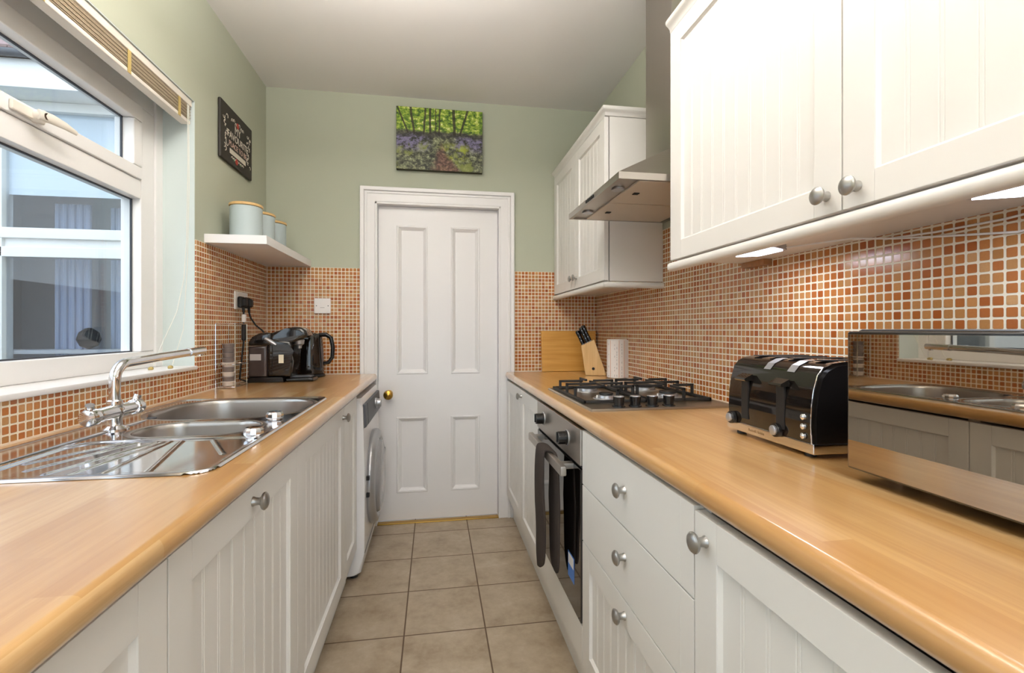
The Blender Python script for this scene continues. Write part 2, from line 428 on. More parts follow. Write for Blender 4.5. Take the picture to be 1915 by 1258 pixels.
link('pane', B().box(.068, .732, YF-.083, YF-.078, .068, 2.032), M['glass'], r)
DX0, DX1, DZ = -.343, .402, 1.905
b = B(); b.box(XL-.24, DX0, YB, YB+.15, 0, CEIL).box(DX1, XR+.15, YB, YB+.15, 0, CEIL).box(DX0, DX1, YB, YB+.15, DZ, CEIL)
struct('wall_back', b, M['wall'])
# mosaic splashbacks (5 mm thick, built up on the walls)
TT = 1.512; t = .005
b = B(); b.box(XL, XL+t, YF+.3, WY1, .895, .993).box(XL, XL+t, WY1, YB, .895, TT)
struct('trim_1', b, M['tile_y'])
struct('trim_2', B().box(XL+t, -.428, YB-t, YB, .895, TT), M['tile_x'])
struct('trim_3', B().box(.486, XR-t, YB-t, YB, .895, TT), M['tile_x'])
struct('trim_4', B().box(XR-t, XR, YF+.3, YB, .895, 1.60), M['tile_y'])
struct('trim_5', B().cyl((XL+.006, YB-.006, .895), (XL+.006, YB-.006, TT), .004, 8).box(XL, -.43, YB-.012, YB-.004, .893, .899).box(XL+.004, XL+.011, YF+.3, YB, .893, .899).box(XR-.011, XR-.004, YF+.3, YB, .893, .899).box(.486, XR, YB-.012, YB-.004, .893, .899), plain('white_sealant', (226, 210, 190), .5))
# architrave and door lining
def moulded(b, pts3):
    for q in pts3: b.box(*q, .003)
b = B()
for xa, xb, sgn in ((-.428, DX0, 1), (DX1, .486, -1)):
    o = xa if sgn > 0 else xb
    b.box(min(o, o+sgn*.085), max(o, o+sgn*.085), YB-.016, YB, 0, 1.992, .004)
    b.box(min(o, o+sgn*.024), max(o, o+sgn*.024), YB-.027, YB-.014, 0, 1.992, .005)
    b.box(min(o+sgn*.026, o+sgn*.04), max(o+sgn*.026, o+sgn*.04), YB-.021, YB-.014, 0, 1.966, .003)
b.box(-.428, .486, YB-.0155, YB, DZ, 1.9915, .004).box(-.428, .486, YB-.0265, YB-.014, 1.968, 1.992, .005).box(-.402, .46, YB-.0205, YB-.014, 1.952, 1.966, .003)
struct('trim_6', b, M['gloss'])
b = B(); b.box(DX0, DX0+.012, YB-.016, YB+.15, 0, DZ, .002).box(DX1-.012, DX1, YB-.016, YB+.15, 0, DZ, .002).box(DX0, DX1, YB-.016, YB+.15, DZ-.012, DZ, .002)
struct('trim_7', b, M['gloss'])
struct('trim_8', B().box(DX0+.012, DX1-.012, YB-.012, YB+.03, 0, .006, .002), M['brass'])
# the four-panel door
lx0, lx1, lz0, lz1, ly = DX0+.014, DX1-.014, .009, DZ-.014, YB+.035
b = B()
cols = [(-.223, -.038), (.101, .278)]; rows = [(.170, .626), (.884, 1.780)]
us = [lx0, -.223, -.038, .101, .278, lx1]; vs = [lz0, .170, .626, .884, 1.780, lz1]
b.box(lx0, lx1, ly+.014, ly+.04, lz0, lz1)
for i in range(5):
    for j in range(5):
        if i in (1, 3) and j in (1, 3): continue
        b.box(us[i], us[i+1], ly, ly+.016, vs[j], vs[j+1])
def moulding_frame(b, x0, x1, z0, z1, yf, yb, wd):
    """sloping moulding inside a panel opening, facing -Y"""
    O = [(x0, z0), (x1, z0), (x1, z1), (x0, z1)]
    steps = [(0, yf), (.004, yf-.004), (.011, yf-.003), (.015, yf+.003), (.022, yf+.008), (wd, yb)]
    for (d0, ya), (d1, yb_) in zip(steps, steps[1:]):
        for k in range(4):
            q = []
            for (d, yy), idx in (((d0, ya), k), ((d0, ya), (k+1) % 4), ((d1, yb_), (k+1) % 4), ((d1, yb_), k)):
                px, pz = O[idx]; sx = 1 if px == x0 else -1; sz = 1 if pz == z0 else -1
                q.append((px+sx*d, yy, pz+sz*d))
            b.quad(*q)
for cx0, cx1 in cols:
    for cz0, cz1 in rows: moulding_frame(b, cx0, cx1, cz0, cz1, ly, ly+.0139, .028)
door = struct('door_1', b, M['gloss'], smooth=25)
kb = B().lathe((-.268, ly, .767), (0, -1, 0), [(.024, 0), (.024, .004), (.010, .006), (.009, .026), (.018, .031), (.0265, .042), (.0285, .052), (.025, .063), (.014, .069), (.001, .071)], 28)
link('door_knob', kb, M['brass'], door)

# ------------------------------------------------------------------ window
FX0, FX1 = -1.135, -1.066                       # outer / inner face of the frame
root = bpy.data.objects.new('window_1', None); COL.objects.link(root); root.location = (-1.1, 1.08, 1.0); root['kind'] = 'structure'
b = B(); yo0, yo1, zo0, zo1 = WY0, 2.035, 1.008, WZ1
MUL = .985
b.box(FX0, FX1, yo0, yo1, zo0, 1.070, .004).box(FX0, FX1, yo0, yo1, 1.972, zo1, .004)
b.box(FX0, FX1, 1.952, yo1, 1.0705, 1.9715, .004).box(FX0, FX1, yo0, yo0+.09, 1.0705, 1.9715, .004).box(FX0, FX1, MUL-.045, MUL+.045, 1.0705, 1.9715, .004)
b.box(FX0, FX1, MUL+.0455, 1.9515, 1.632, 1.700, .004).box(FX0, FX1, yo0+.0905, MUL-.0455, 1.632, 1.700, .004)
link('window_frame', b, M['upvc'], root)
link('cover_strip', B().box(FX0, FX1+.006, 2.0355, WY1, zo0, zo1, .003), M['upvc'], root)
for (a, c) in ((MUL+.0455, 1.9515), (yo0+.0905, MUL-.0455)):
    b = B(); sx0, sx1 = FX0+.012, FX1+.008; w_ = .055
    b.box(sx0, sx1, a+.002, c-.002, 1.701, 1.745, .005).box(sx0, sx1, a+.002, c-.002, 1.912, 1.971, .005).box(sx0, sx1, a+.002, a+w_, 1.7455, 1.9115, .005).box(sx0, sx1, c-w_, c-.002, 1.7455, 1.9115, .005)
    sash = link('opening_sash', b, M['upvc'], root)
    link('pane', B().box(FX0+.028, FX0+.033, a+w_-.002, c-w_+.002, 1.743, 1.914), M['glass'], sash)
    b = B()
    for q in ((a+w_, c-w_, 1.745, 1.750), (a+w_, c-w_, 1.907, 1.912), (a+w_, a+w_+.005, 1.745, 1.912), (c-w_-.005, c-w_, 1.745, 1.912)): b.box(FX0+.034, FX0+.040, *q)
    link('gasket', b, M['darkgasket'], sash)
    link('pane', B().box(FX0+.028, FX0+.033, a-.002, c+.002, 1.068, 1.634), M['glass'], root)
    b = B()
    for q in ((a, c, 1.0700, 1.0745), (a, c, 1.6275, 1.632), (a, a+.005, 1.07, 1.632), (c-.005, c, 1.07, 1.632)): b.box(FX0+.034, FX0+.040, *q)
    link('gasket', b, M['darkgasket'], root)
    # latch: base, pivot boss and a tapering lever
    hy = (a+c)/2-.03; hz = 1.722; hx = sx1
    b = B().box(hx, hx+.010, hy-.075, hy+.03, hz-.013, hz+.013, .004).cyl((hx, hy, hz), (hx+.028, hy, hz), .016, 20)
    b.tube([(hx+.024, hy-.015, hz), (hx+.032, hy+.02, hz+.001), (hx+.036, hy+.06, hz), (hx+.034, hy+.105, hz-.002)], [.014, .014, .011, .007], 12, ((1, 0, 0), .55))
    hd = link('window_handle', b, M['blindwhite'], root)
    link('lock_barrel', B().cyl((hx+.028, hy, hz), (hx+.0345, hy, hz), .009, 16), plain('bronze_key_barrel', (96, 76, 60), .4, .8), hd)
struct('trim_9', B().box(FX1-.02, XL+.012, WY0, WY1, .992, 1.008, .004), M['gloss'])   # window board

# ================================================================== cabinet builders
def door_mesh(w, h, style='bead', th=.02, fr=.063, frv=None):
    """local u (0..w), v (0..h), n (0..th outward)"""
    b = B(); frv = frv or fr; bv = .0014
    if style == 'plain':
        b.box(0, w, 0, h, 0, th, bv)
        for u in (.045, w-.045): b.box(u-.001, u+.001, .002, h-.002, th-.0002, th+.0003)
        return b
    b.box(0, fr, 0, h, 0, th, bv).box(w-fr, w, 0, h, 0, th, bv).box(fr, w-fr, 0, frv, 0, th, bv).box(fr, w-fr, h-frv, h, 0, th, bv)
    pn = th-.0085; u0, u1, v0, v1 = fr-.002, w-fr+.002, frv-.002, h-frv+.002
    pts = [(u0, .001), (u0, pn)]
    n = max(2, round((u1-u0)/.052)); p = (u1-u0)/n
    for k in range(1, n):
        for dd in (-.0035, .0035):
            c = u0+k*p+dd; pts += [(c-.0016, pn), (c, pn-.0012), (c+.0016, pn)]
    pts += [(u1, pn), (u1, .001)]
    g = B(); g.prism(pts, 'y', v0, v1)      # (x=u, z=n) along y=v
    # sloping inner edge
    e = .006
    g.prism([(fr-.001, th-.0012), (fr-.001, pn-.001), (fr+e, pn-.001)], 'y', frv, h-frv)
    g.prism([(w-fr+.001, th-.0012), (w-fr+.001, pn-.001), (w-fr-e, pn-.001)], 'y', frv, h-frv)
    g.prism([(frv-.001, th-.0012), (frv-.001, pn-.001), (frv+e, pn-.001)], 'x', fr, w-fr)
    g.prism([(h-frv+.001, th-.0012), (h-frv+.001, pn-.001), (h-frv-e, pn-.001)], 'x', fr, w-fr)
    me = bpy.data.meshes.new('t'); g.bm.to_mesh(me); b.bm.from_mesh(me); bpy.data.meshes.remove(me); g.bm.free()
    return b
KN = [(.0095, 0), (.0095, .002), (.0078, .005), (.0072, .012), (.009, .016), (.0155, .0185), (.0172, .021), (.0172, .0235), (.0158, .0245), (.0148, .0262), (.010, .0285), (.005, .0296), (.0005, .030)]
def front(name, parent, side, X, y0, y1, z0, z1, style='bead', knob=None, fr=.063, frv=None, kname='handle_knob'):
    """door or drawer front on plane X facing the aisle. side: +1 = left run (faces +X), -1 = right run (faces -X)"""
    w, h = y1-y0-.003, z1-z0-.003
    b = door_mesh(w, h, style, fr=fr, frv=frv)
    Mx = basis((0, 1, 0), (0, 0, 1), (side, 0, 0), (X-side*.02, y0+.0015, z0+.0015))
    b.xf(Mx)
    d = link(name, b, M['cab'], parent, 30)
    if knob: link(kname, B().lathe((X-side*.0002, knob[0], knob[1]), (side, 0, 0), KN, 24), M['pewter'], d)['label'] = 'brushed pewter mushroom knob'
    return d
def carcass(parent, xa, xb, y0, y1, z0, z1, back, top=False, bottom=True, mat='cab', t=.018):
    b = B()
    b.box(xa, xb, y0+.0005, y0+t, z0, z1).box(xa, xb, y1-t, y1-.0005, z0, z1)
    if bottom: b.box(xa, xb, y0+t, y1-t, z0, z0+t)
    if top: b.box(xa, xb, y0+t, y1-t, z1-t, z1)
    if back == 'x0': b.box(xa, xa+.008, y0+t, y1-t, z0+t, z1-t)
    else: b.box(xb-.008, xb, y0+t, y1-t, z0+t, z1-t)
    return link('body', b, M[mat], parent)

# ------------------------------------------------------------------ left run
LX = -.35; ZB, ZT = .145, .852
def base_left(y0, y1, label, knob):
    r = thing('base_cabinet', (LX-.3, (y0+y1)/2, ZB), label, 'cabinet', 'base cabinets under the sink worktop')
    carcass(r, -.925, LX-.021, y0, y1, ZB, ZT, 'x0')
    front('door', r, 1, LX, y0, y1, ZB, ZT-.004, 'bead', knob)
    return r
base_left(.09, .70, 'white panelled base cabinet under the worktop, nearest on the sink side', (.36, .815))
base_left(.70, 1.312, 'white panelled base cabinet below the sink drainer, knob centred on its top rail', (1.0, .815))
base_left(1.312, 1.957, 'wide white panelled base cabinet below the sink bowls, knob at its far top corner', (1.928, .81))
base_left(1.957, 2.265, 'narrow white panelled base cabinet beside the washing machine', None)
tag(link('plinth', B().box(-.415, -.398, -.9, 2.265, 0, .142), M['cab']), 'white plinth board along the floor under the sink-side cabinets', 'plinth')

# worktop with bullnose; the sink cut-out stays open
def nose(xn, s, z0, z1):
    """profile of the front strip: rounded edge at xn, s=+1 when the nose points to +X"""
    r = (z1-z0); pts = []
    for k in range(0, 9):
        a = R(90-k*22.5); pts.append((xn-s*.014+s*.014*math.cos(a), (z0+z1)/2+(r/2)*math.sin(a)))
    return pts
def ywork(name, xb, xn, s, y0, y1, hole, label):
    z0, z1 = .857, .895
    b = B(); pr = nose(xn, s, z0, z1); xe = hole[1] if hole else xn-s*.1
    b.prism([(xe, z1)]+pr+[(xe, z0)], 'y', y0, y1)
    if hole:
        hx0, hx1, hy0, hy1 = hole
        b.box(xb, hx0, y0, y1, z0, z1).box(hx0, hx1, y0, hy0, z0, z1).box(hx0, hx1, hy1, y1, z0, z1)
    else:
        b.box(min(xb, xe), max(xb, xe), y0, y1, z0, z1)
    o = link(name, b, M['top'], None, 40)
    return tag(o, label, 'worktop')
ywork('worktop', XL+.006, -.330, 1, -.95, 2.870, (-.885, -.405, .935, 1.875), 'beech block worktop under the window holding the steel sink')
ywork('worktop', XR-.006, .430, -1, -.95, 2.870, None, 'beech block worktop holding the hob, toaster and mirror-front microwave')

# ------------------------------------------------------------------ sink
def build_sink():
    x0, x1, y0, y1 = -.902, -.392, .915, 1.893
    st = .003; nx = int((x1-x0)/st); ny = int((y1-y0)/st)
    zt = .8962
    def rr(px, py, cx, cy, hx, hy, r):
        qx = abs(px-cx)-(hx-r); qy = abs(py-cy)-(hy-r)
        return math.hypot(max(qx, 0), max(qy, 0))+min(max(qx, qy), 0)-r
    def sm(a, b_, v):
        k = min(max((v-a)/(b_-a), 0), 1); return k*k*(3-2*k)
    BOWLS = [(-.632, 1.672, .222, .196, .150, .165), (-.597, 1.340, .142, .092, .080, .120)]     # centre, half size, corner radius, depth
    lines = [((-.685, .970), (-.628, 1.208)), ((-.735, 1.0), (-.668, 1.208)), ((-.585, .945), (-.598, 1.208)), ((-.640, .955), (-.612, 1.208)), ((-.508, .948), (-.575, 1.208)), ((-.432, 1.07), (-.508, 1.208)), ((-.775, 1.05), (-.70, 1.208))]
    def hgt(px, py):
        e = rr(px, py, (x0+x1)/2, (y0+y1)/2, (x1-x0)/2, (y1-y0)/2, .045)
        if e > 0: return None
        z = 0
        z += .0035*sm(-.016, -.007, e)*(1-sm(-.005, 0, e))-.001*sm(-.004, 0, e)
        deck = -.0005
        # drainer recess
        d = rr(px, py, -.600, 1.085, .190, .138, .05)
        dr = -.004*(1-sm(-.008, .002, d))
        if d < -.006:
            for (a, c) in lines:
                ax, ay = a; bx, by = c; L = (bx-ax)**2+(by-ay)**2
                tt = min(max(((px-ax)*(bx-ax)+(py-ay)*(by-ay))/L, 0), 1)
                q = math.hypot(px-ax-tt*(bx-ax), py-ay-tt*(by-ay))
                dr += .0026*(1-sm(.001, .0055, q))
        # step of the tap ledge
        z += deck+dr
        for bw in BOWLS:
            if rr(px, py, *bw[:5]) < -.004: return None
        return z
    b = B(); V = {}
    for i in range(nx+1):
        for j in range(ny+1):
            px, py = x0+(x1-x0)*i/nx, y0+(y1-y0)*j/ny
            h = hgt(px, py)
            if h is not None: V[i, j] = b.bm.verts.new((px, py, zt+h+.0012))
    for i in range(nx):
        for j in range(ny):
            q = [(i, j), (i+1, j), (i+1, j+1), (i, j+1)]; q = [V[k] for k in q if k in V]
            if len(q) >= 3: b.bm.faces.new(q)
    r = thing('kitchen_sink', ((x0+x1)/2, (y0+y1)/2, .8955), 'stainless steel one-and-a-half bowl sink with ribbed drainer set in the worktop', 'sink')
    link('basin', b, M['sink'], r, 80)
    def outline(cx, cy, hx, hy, r_, off, n=14):
        hx, hy, r_ = hx+off, hy+off, max(r_+off, .004); P = []
        for qx, qy, a0 in ((1, 1, 0), (-1, 1, 90), (-1, -1, 180), (1, -1, 270)):
            for k in range(n): a = R(a0+90*k/(n-1)); P.append((cx+qx*(hx-r_)+r_*math.cos(a), cy+qy*(hy-r_)+r_*math.sin(a)))
        return P
    for cx, cy, bx_, by_, cr, dep in BOWLS:
        b = B(); prev = None; z0 = zt+.0012
        for off, dz in ((.014, -.0002), (.008, .0004), (.003, .0006), (-.001, -.0004), (-.0038, -.004), (-.006, -.012), (-.010, -.05), (-.016, -dep+.045), (-.022, -dep+.022), (-.034, -dep+.008), (-.05, -dep+.002), (-.07, -dep)):
            cur = [b.bm.verts.new((p[0], p[1], z0+dz)) for p in outline(cx, cy, bx_, by_, cr, off)]
            if prev:
                m_ = len(cur)
                for k in range(m_): b.bm.faces.new((prev[k], prev[(k+1) % m_], cur[(k+1) % m_], cur[k]))
            prev = cur
        b.bm.faces.new(prev)
        link('bowl', b, M['bowl'], r, 60)
    # wastes, strainer and the two chrome controls
    for cx, cy, zz in ((-.632, 1.672, .7325), (-.597, 1.340, .7775)):
        link('waste', B().lathe((cx, cy, zz), (0, 0, 1), [(.042, 0), (.042, .002), (.036, .003), (.030, .0012), (.001, .001)], 28), M['chrome'], r)
    for cx, cy, s in ((-.448, 1.447, 1.0), (-.425, 1.222, .95)):
        b = B().lathe((cx, cy, .8935), (0, 0, 1), [(.0185*s, 0), (.0185*s, .005), (.0215*s, .0065), (.0235*s, .010), (.0235*s, .019), (.019*s, .0245), (.001, .025)], 12)
        link('waste_control', b, M['chrome'], r, 12)
    # raised divider in front of the tap
    b = B().tube([(-.812, .95, .8965), (-.808, 1.2, .8985), (-.800, 1.45, .8985), (-.800, 1.50, .8965)], [.003, .006, .006, .003], 10, ((0, 0, 1), .45))
    link('ledge_rib', b, M['sink'], r)
    b = B().lathe((-.800, 1.515, .8955), (0, 0, 1), [(.012, 0), (.011, .004), (.001, .005)], 16)
    link('overflow_stud', b, M['darkgasket'], r)
    return r
build_sink()
# ------------------------------------------------------------------ mixer tap
TX, TY = -.802, 1.358
r = thing('mixer_tap', (TX, TY, .8955), 'chrome bridge mixer tap with a long swan spout, on the sink ledge', 'tap')
b = B().lathe((TX, TY, .896), (0, 0, 1), [(.029, 0), (.029, .004), (.024, .007), (.017, .012), (.0155, .030), (.019, .036), (.0205, .046), (.019, .056), (.015, .060)], 28)
b.lathe((TX, TY-.070, .943), (0, 1, 0), [(.001, 0), (.014, .001), (.017, .006), (.0175, .05), (.0195, .07), (.0175, .09), (.017, .134), (.014, .139), (.001, .14)], 24)
link('tap_body', b, M['chrome'], r)
pts = [(TX, TY, .952), (TX, TY, 1.022)]
for k in range(1, 9):
    a = R(k*10.5); pts.append((TX, TY+.048*(1-math.cos(a)), 1.022+.042*math.sin(a)))
pts += [(TX, TY+.20, 1.071), (TX, TY+.368, 1.076)]
link('spout', B().tube(pts, .0125, 20), M['chrome'], r)
sp = B().cyl((TX, TY+.367, 1.076), (TX, TY+.467, 1.079), .0135, 20).cyl((TX, TY+.364, 1.076), (TX, TY+.369, 1.076), .0148, 20).cyl((TX, TY+.448, 1.068), (TX, TY+.448, 1.0605), .0085, 16)
link('spout_nozzle', sp, M['chrome'], r)
link('spout_collar', B().lathe((TX, TY, .952), (0, 0, 1), [(.0165, 0), (.0175, .006), (.0165, .018), (.0135, .021), (.0135, .022)], 24), M['chrome'], r)
for s in (-1, 1):
    yc = TY+s*.085
    b = B().lathe((TX, TY+s*.069, .943), (0, s, 0), [(.0135, 0), (.0195, .004), (.021, .010), (.021, .026), (.018, .032), (.010, .034), (.001, .0345)], 24)
    b.tube([(TX, yc+s*.000, .958), (TX, yc+s*.004, .966), (TX+.002, yc+s*.007, .973)], [.0085, .0085, .0095], 12)
    link('lever_handle', b, M['chrome'], r)

# ------------------------------------------------------------------ washing machine
WA, WB2, WXF = 2.272, 2.868, -.322
r = thing('washing_machine', (-.62, 2.57, 0), 'white washing machine with grey porthole door at the end of the worktop', 'washing machine')
b = B()
fx = [(-.90, .02), (-.90, .835), (WXF-.012, .835), (WXF-.004, .79), (WXF, .70), (WXF+.006, .45), (WXF+.004, .12), (WXF-.012, .03), (WXF-.03, .02)]
b.prism(fx, 'y', WA, WB2)
bmesh.ops.bevel(b.bm, geom=[e for e in b.bm.edges if abs(e.verts[0].co.y-e.verts[1].co.y) < 1e-5 and max(v.co.x for v in e.verts) > -.5 and min(v.co.x for v in e.verts) > -.5], offset=.018, segments=4, profile=.5, affect='EDGES')
link('body', b, M['wmwhite'], r, 40)
b = B().prism([(WXF-.008, .803), (WXF+.006, .800), (WXF+.012, .70), (WXF-.004, .69)], 'y', WA+.10, WB2-.012)
cp = link('control_panel', b, M['wmgrey'], r)
link('program_dial', B().lathe((WXF+.006, 2.66, .757), (1, 0, 0), [(.027, 0), (.027, .010), (.023, .014), (.022, .030), (.019, .033), (.001, .034)], 28), M['silver'], cp)
link('detergent_drawer', B().prism([(WXF-.008, .803), (WXF+.005, .800), (WXF+.011, .70), (WXF-.004, .69)], 'y', WA+.022, WA+.098), M['wmgrey'], r)
CY, CZ = 2.575, .395
b = B().lathe((WXF+.002, CY, CZ), (1, 0, 0), [(.232, 0), (.238, .010), (.238, .020), (.228, .034), (.205, .040), (.190, .036), (.182, .020), (.18, .004)], 56, cap=False)
dr = link('porthole_ring', b, M['silver'], r, 50)
link('porthole_glass', B().lathe((WXF+.012, CY, CZ), (1, 0, 0), [(.188, .0), (.186, .022), (.178, .036), (.15, .044), (.10, .049), (.05, .051), (.001, .0515)], 48), M['wmglass'], dr, 60)
for zz in (CZ+.045, CZ-.035): link('hinge', B().box(WXF+.002, WXF+.020, CY-.250, CY-.232, zz, zz+.020, .002), M['mblack'], dr)
link('door_catch', B().box(WXF+.020, WXF+.046, CY+.195, CY+.236, CZ-.03, CZ+.09, .006), M['wmgrey'], dr)
link('service_flap_line', B().box(WXF+.0035, WXF+.0058, WA+.012, WB2-.012, .118, .120), M['wmgrey'], r)
for yy in (WA+.04, WB2-.04):
    for xx in (-.86, -.37): link('foot', B().cyl((xx, yy, 0), (xx, yy, .021), .018, 16), M['mblack'], r)

# ------------------------------------------------------------------ right run
RX = .437
def right_unit(name, y0, y1, label, cat='cabinet', bottom=True):
    r = thing(name, (RX+.3, (y0+y1)/2, ZB), label, cat, 'base cabinets under the hob worktop')
    carcass(r, RX+.021, 1.0, y0, y1, ZB, ZT, 'x1', bottom=bottom)
    return r
r = right_unit('base_cabinet', .135, .750, 'white panelled base cabinet below the microwave, single knob near its far top corner')
front('door', r, -1, RX, .135, .750, ZB, .846, 'bead', (.715, .805))
r = right_unit('drawer_unit', .750, 1.372, 'white drawer unit with three pewter knobs between oven and near cabinet')
front('drawer', r, -1, RX, .750, 1.372, .690, ZT, 'plain', (1.05, .778))
front('drawer', r, -1, RX, .750, 1.372, .522, .690, 'plain', (1.05, .622))
front('drawer', r, -1, RX, .750, 1.372, ZB, .522, 'bead', (1.05, .486))
r = right_unit('oven_housing', 1.372, 1.976, 'white oven housing with a plain panel below the built-in oven')
link('filler_panel', B().box(RX, RX+.02, 1.374, 1.974, ZB, .262, .002), M['cab'], r)
r = right_unit('base_cabinet', 1.976, 2.405, 'narrow white panelled base cabinet next to the oven, knob at its far top corner')
front('door', r, -1, RX, 1.976, 2.405, ZB, ZT-.004, 'bead', (2.37, .815))
r = right_unit('base_cabinet', 2.405, 2.868, 'white panelled base cabinet beside the door frame, farthest on the hob side')
front('door', r, -1, RX, 2.405, 2.868, ZB, ZT-.004, 'bead')
tag(link('plinth', B().box(.478, .495, -.9, 2.868, 0, .142), M['cab']), 'white plinth board along the floor under the hob-side cabinets', 'plinth')

# ------------------------------------------------------------------ oven
OY0, OY1 = 1.392, 1.956; OZ0, OZ1 = .268, .852
r = thing('built_in_oven', (RX+.25, (OY0+OY1)/2, OZ0), 'built-in steel and black glass oven below the hob', 'oven')
link('body', B().box(RX+.012, .96, OY0+.004, OY1-.004, OZ0, OZ1-.004), M['mblack'], r)
fy0, fy1 = 1.374, 1.974
cp = link('control_panel', B().box(RX-.006, RX+.012, fy0, fy1, .742, OZ1, .003), M['brushed'], r)
link('vent_slot', B().box(RX+.002, RX+.012, fy0+.003, fy1-.003, .733, .7415), M['mblack'], r)
for yk in (1.855, 1.515):
    b = B().lathe((RX-.0062, yk, .797), (-1, 0, 0), [(.0245, 0), (.0245, .003), (.021, .005), (.0205, .030), (.019, .033), (.001, .0335)], 28)
    b.box(RX-.043, RX-.039, yk-.003, yk+.003, .784, .816, .001)
    kk = link('oven_knob', b, M['black'], cp)
    link('knob_ring', B().lathe((RX-.006, yk, .797), (-1, 0, 0), [(.0265, 0), (.0265, .0025), (.0247, .0035)], 28), M['silver'], kk)
d = link('oven_door', B().box(RX-.004, RX+.012, fy0, fy1, OZ0+.002, .731, .002), M['ovenglass'], r)
hx = .383
b = B().box(hx-.004, hx+.016, 1.405, 1.905, .704, .7345, .004)
b.box(hx+.010, RX-.003, 1.445, 1.475, .714, .732, .002).box(hx+.010, RX-.003, 1.845, 1.875, .714, .732, .002)
link('oven_handle', b, M['brushed'], d)
lb = B().box(RX-.0048, RX-.0038, 1.440, 1.508, .352, .432)
lab = link('sticker', lb, M['blue'], d); lab['label'] = 'blue and white sticker on the oven glass'
link('sticker_panel', B().box(RX-.0054, RX-.0046, 1.446, 1.502, .395, .428), M['whiteplastic'], lab)
# ------------------------------------------------------------------ oven gloves over the handle
def glove():
    b = B()
    # path of the strap over the bar: front mitt hangs at x=.366, rear mitt at x=.412
    front_prof = [(.735, .055), (.70, .060), (.66, .064), (.60, .066), (.55, .070), (.52, .078), (.50, .072), (.44, .068), (.40, .066), (.36, .062), (.335, .050), (.318, .028), (.314, .010)]
    grid = []
    for z, hw in front_prof[::-1]:
        yc = 1.640+(.735-z)*.03; sag = .004*math.sin((z-.3)*14)
        grid.append([(.3655+sag-.006*math.cos(k/8*math.pi-math.pi/2)*1.0, yc+hw*(k/4-1), z) for k in range(9)])
    over = [(.372, .742), (.380, .7455), (.392, .7465), (.402, .743), (.4075, .735)]
    for i, (xx, zz) in enumerate(over):
        yc = 1.640-.045*i/4; grid.append([(xx, yc+.055*(k/4-1), zz) for k in range(9)])
    back = [(.70, .056), (.66, .060), (.60, .066), (.565, .074), (.54, .068), (.48, .064), (.42, .062), (.38, .060), (.35, .050), (.33, .030), (.324, .010)]
    for z, hw in back:
        yc = 1.590-(.735-z)*.02
        grid.append([(.4105+.004*math.cos(k/8*math.pi-math.pi/2), yc+hw*(k/4-1), z) for k in range(9)])
    b.sheet(grid)
    bmesh.ops.recalc_face_normals(b.bm, faces=b.bm.faces)
    bmesh.ops.solidify(b.bm, geom=b.bm.faces[:], thickness=.010)
    o = link('oven_glove', b, M['mitt'], None, 60)
    o.modifiers.new('s', 'SUBSURF').render_levels = 1
    return tag(o, 'charcoal double oven glove draped over the oven handle', 'oven glove')
glove()

# ------------------------------------------------------------------ gas hob
HX0, HX1, HY0, HY1 = .482, .985, 1.422, 1.990; HZ = .895
r = thing('gas_hob', ((HX0+HX1)/2, (HY0+HY1)/2, HZ), 'four burner steel gas hob with black cast iron pan supports on the worktop', 'hob')
b = B()
rim = [(0, 0, .0), (0, 0, .004), (.004, .004, .0075), (.012, .012, .0075), (.020, .020, .0050)]
loops = []
for dx, dy, dz in rim:
    loops.append([b.bm.verts.new(v) for v in ((HX0+dx, HY0+dy, HZ+dz), (HX1-dx, HY0+dy, HZ+dz), (HX1-dx, HY1-dy, HZ+dz), (HX0+dx, HY1-dy, HZ+dz))])
for A, C in zip(loops, loops[1:]):
    for k in range(4): b.bm.faces.new((A[k], A[(k+1) % 4], C[(k+1) % 4], C[k]))
b.bm.faces.new(loops[-1]); b.bm.faces.new(loops[0][::-1])
link('hob_plate', b, M['hob'], r, 20)
BUR = [(.622, 1.667, .030), (.868, 1.675, .036), (.622, 1.875, .036), (.868, 1.885, .046)]
for bx, by, br in BUR:
    bo = link('burner', B().lathe((bx, by, HZ+.005), (0, 0, 1), [(br+.018, 0), (br+.016, .002), (br+.002, .003), (br, .012), (br-.004, .014), (.001, .014)], 32), M['silver'], r)
    link('burner_cap', B().lathe((bx, by, HZ+.019), (0, 0, 1), [(br-.006, 0), (br-.004, .003), (br-.005, .007), (br-.010, .008), (.001, .008)], 32), M['iron'], bo)
    link('igniter', B().cyl((bx-br-.006, by-.004, HZ+.005), (bx-br-.006, by-.004, HZ+.018), .003, 8), M['whiteplastic'], bo)
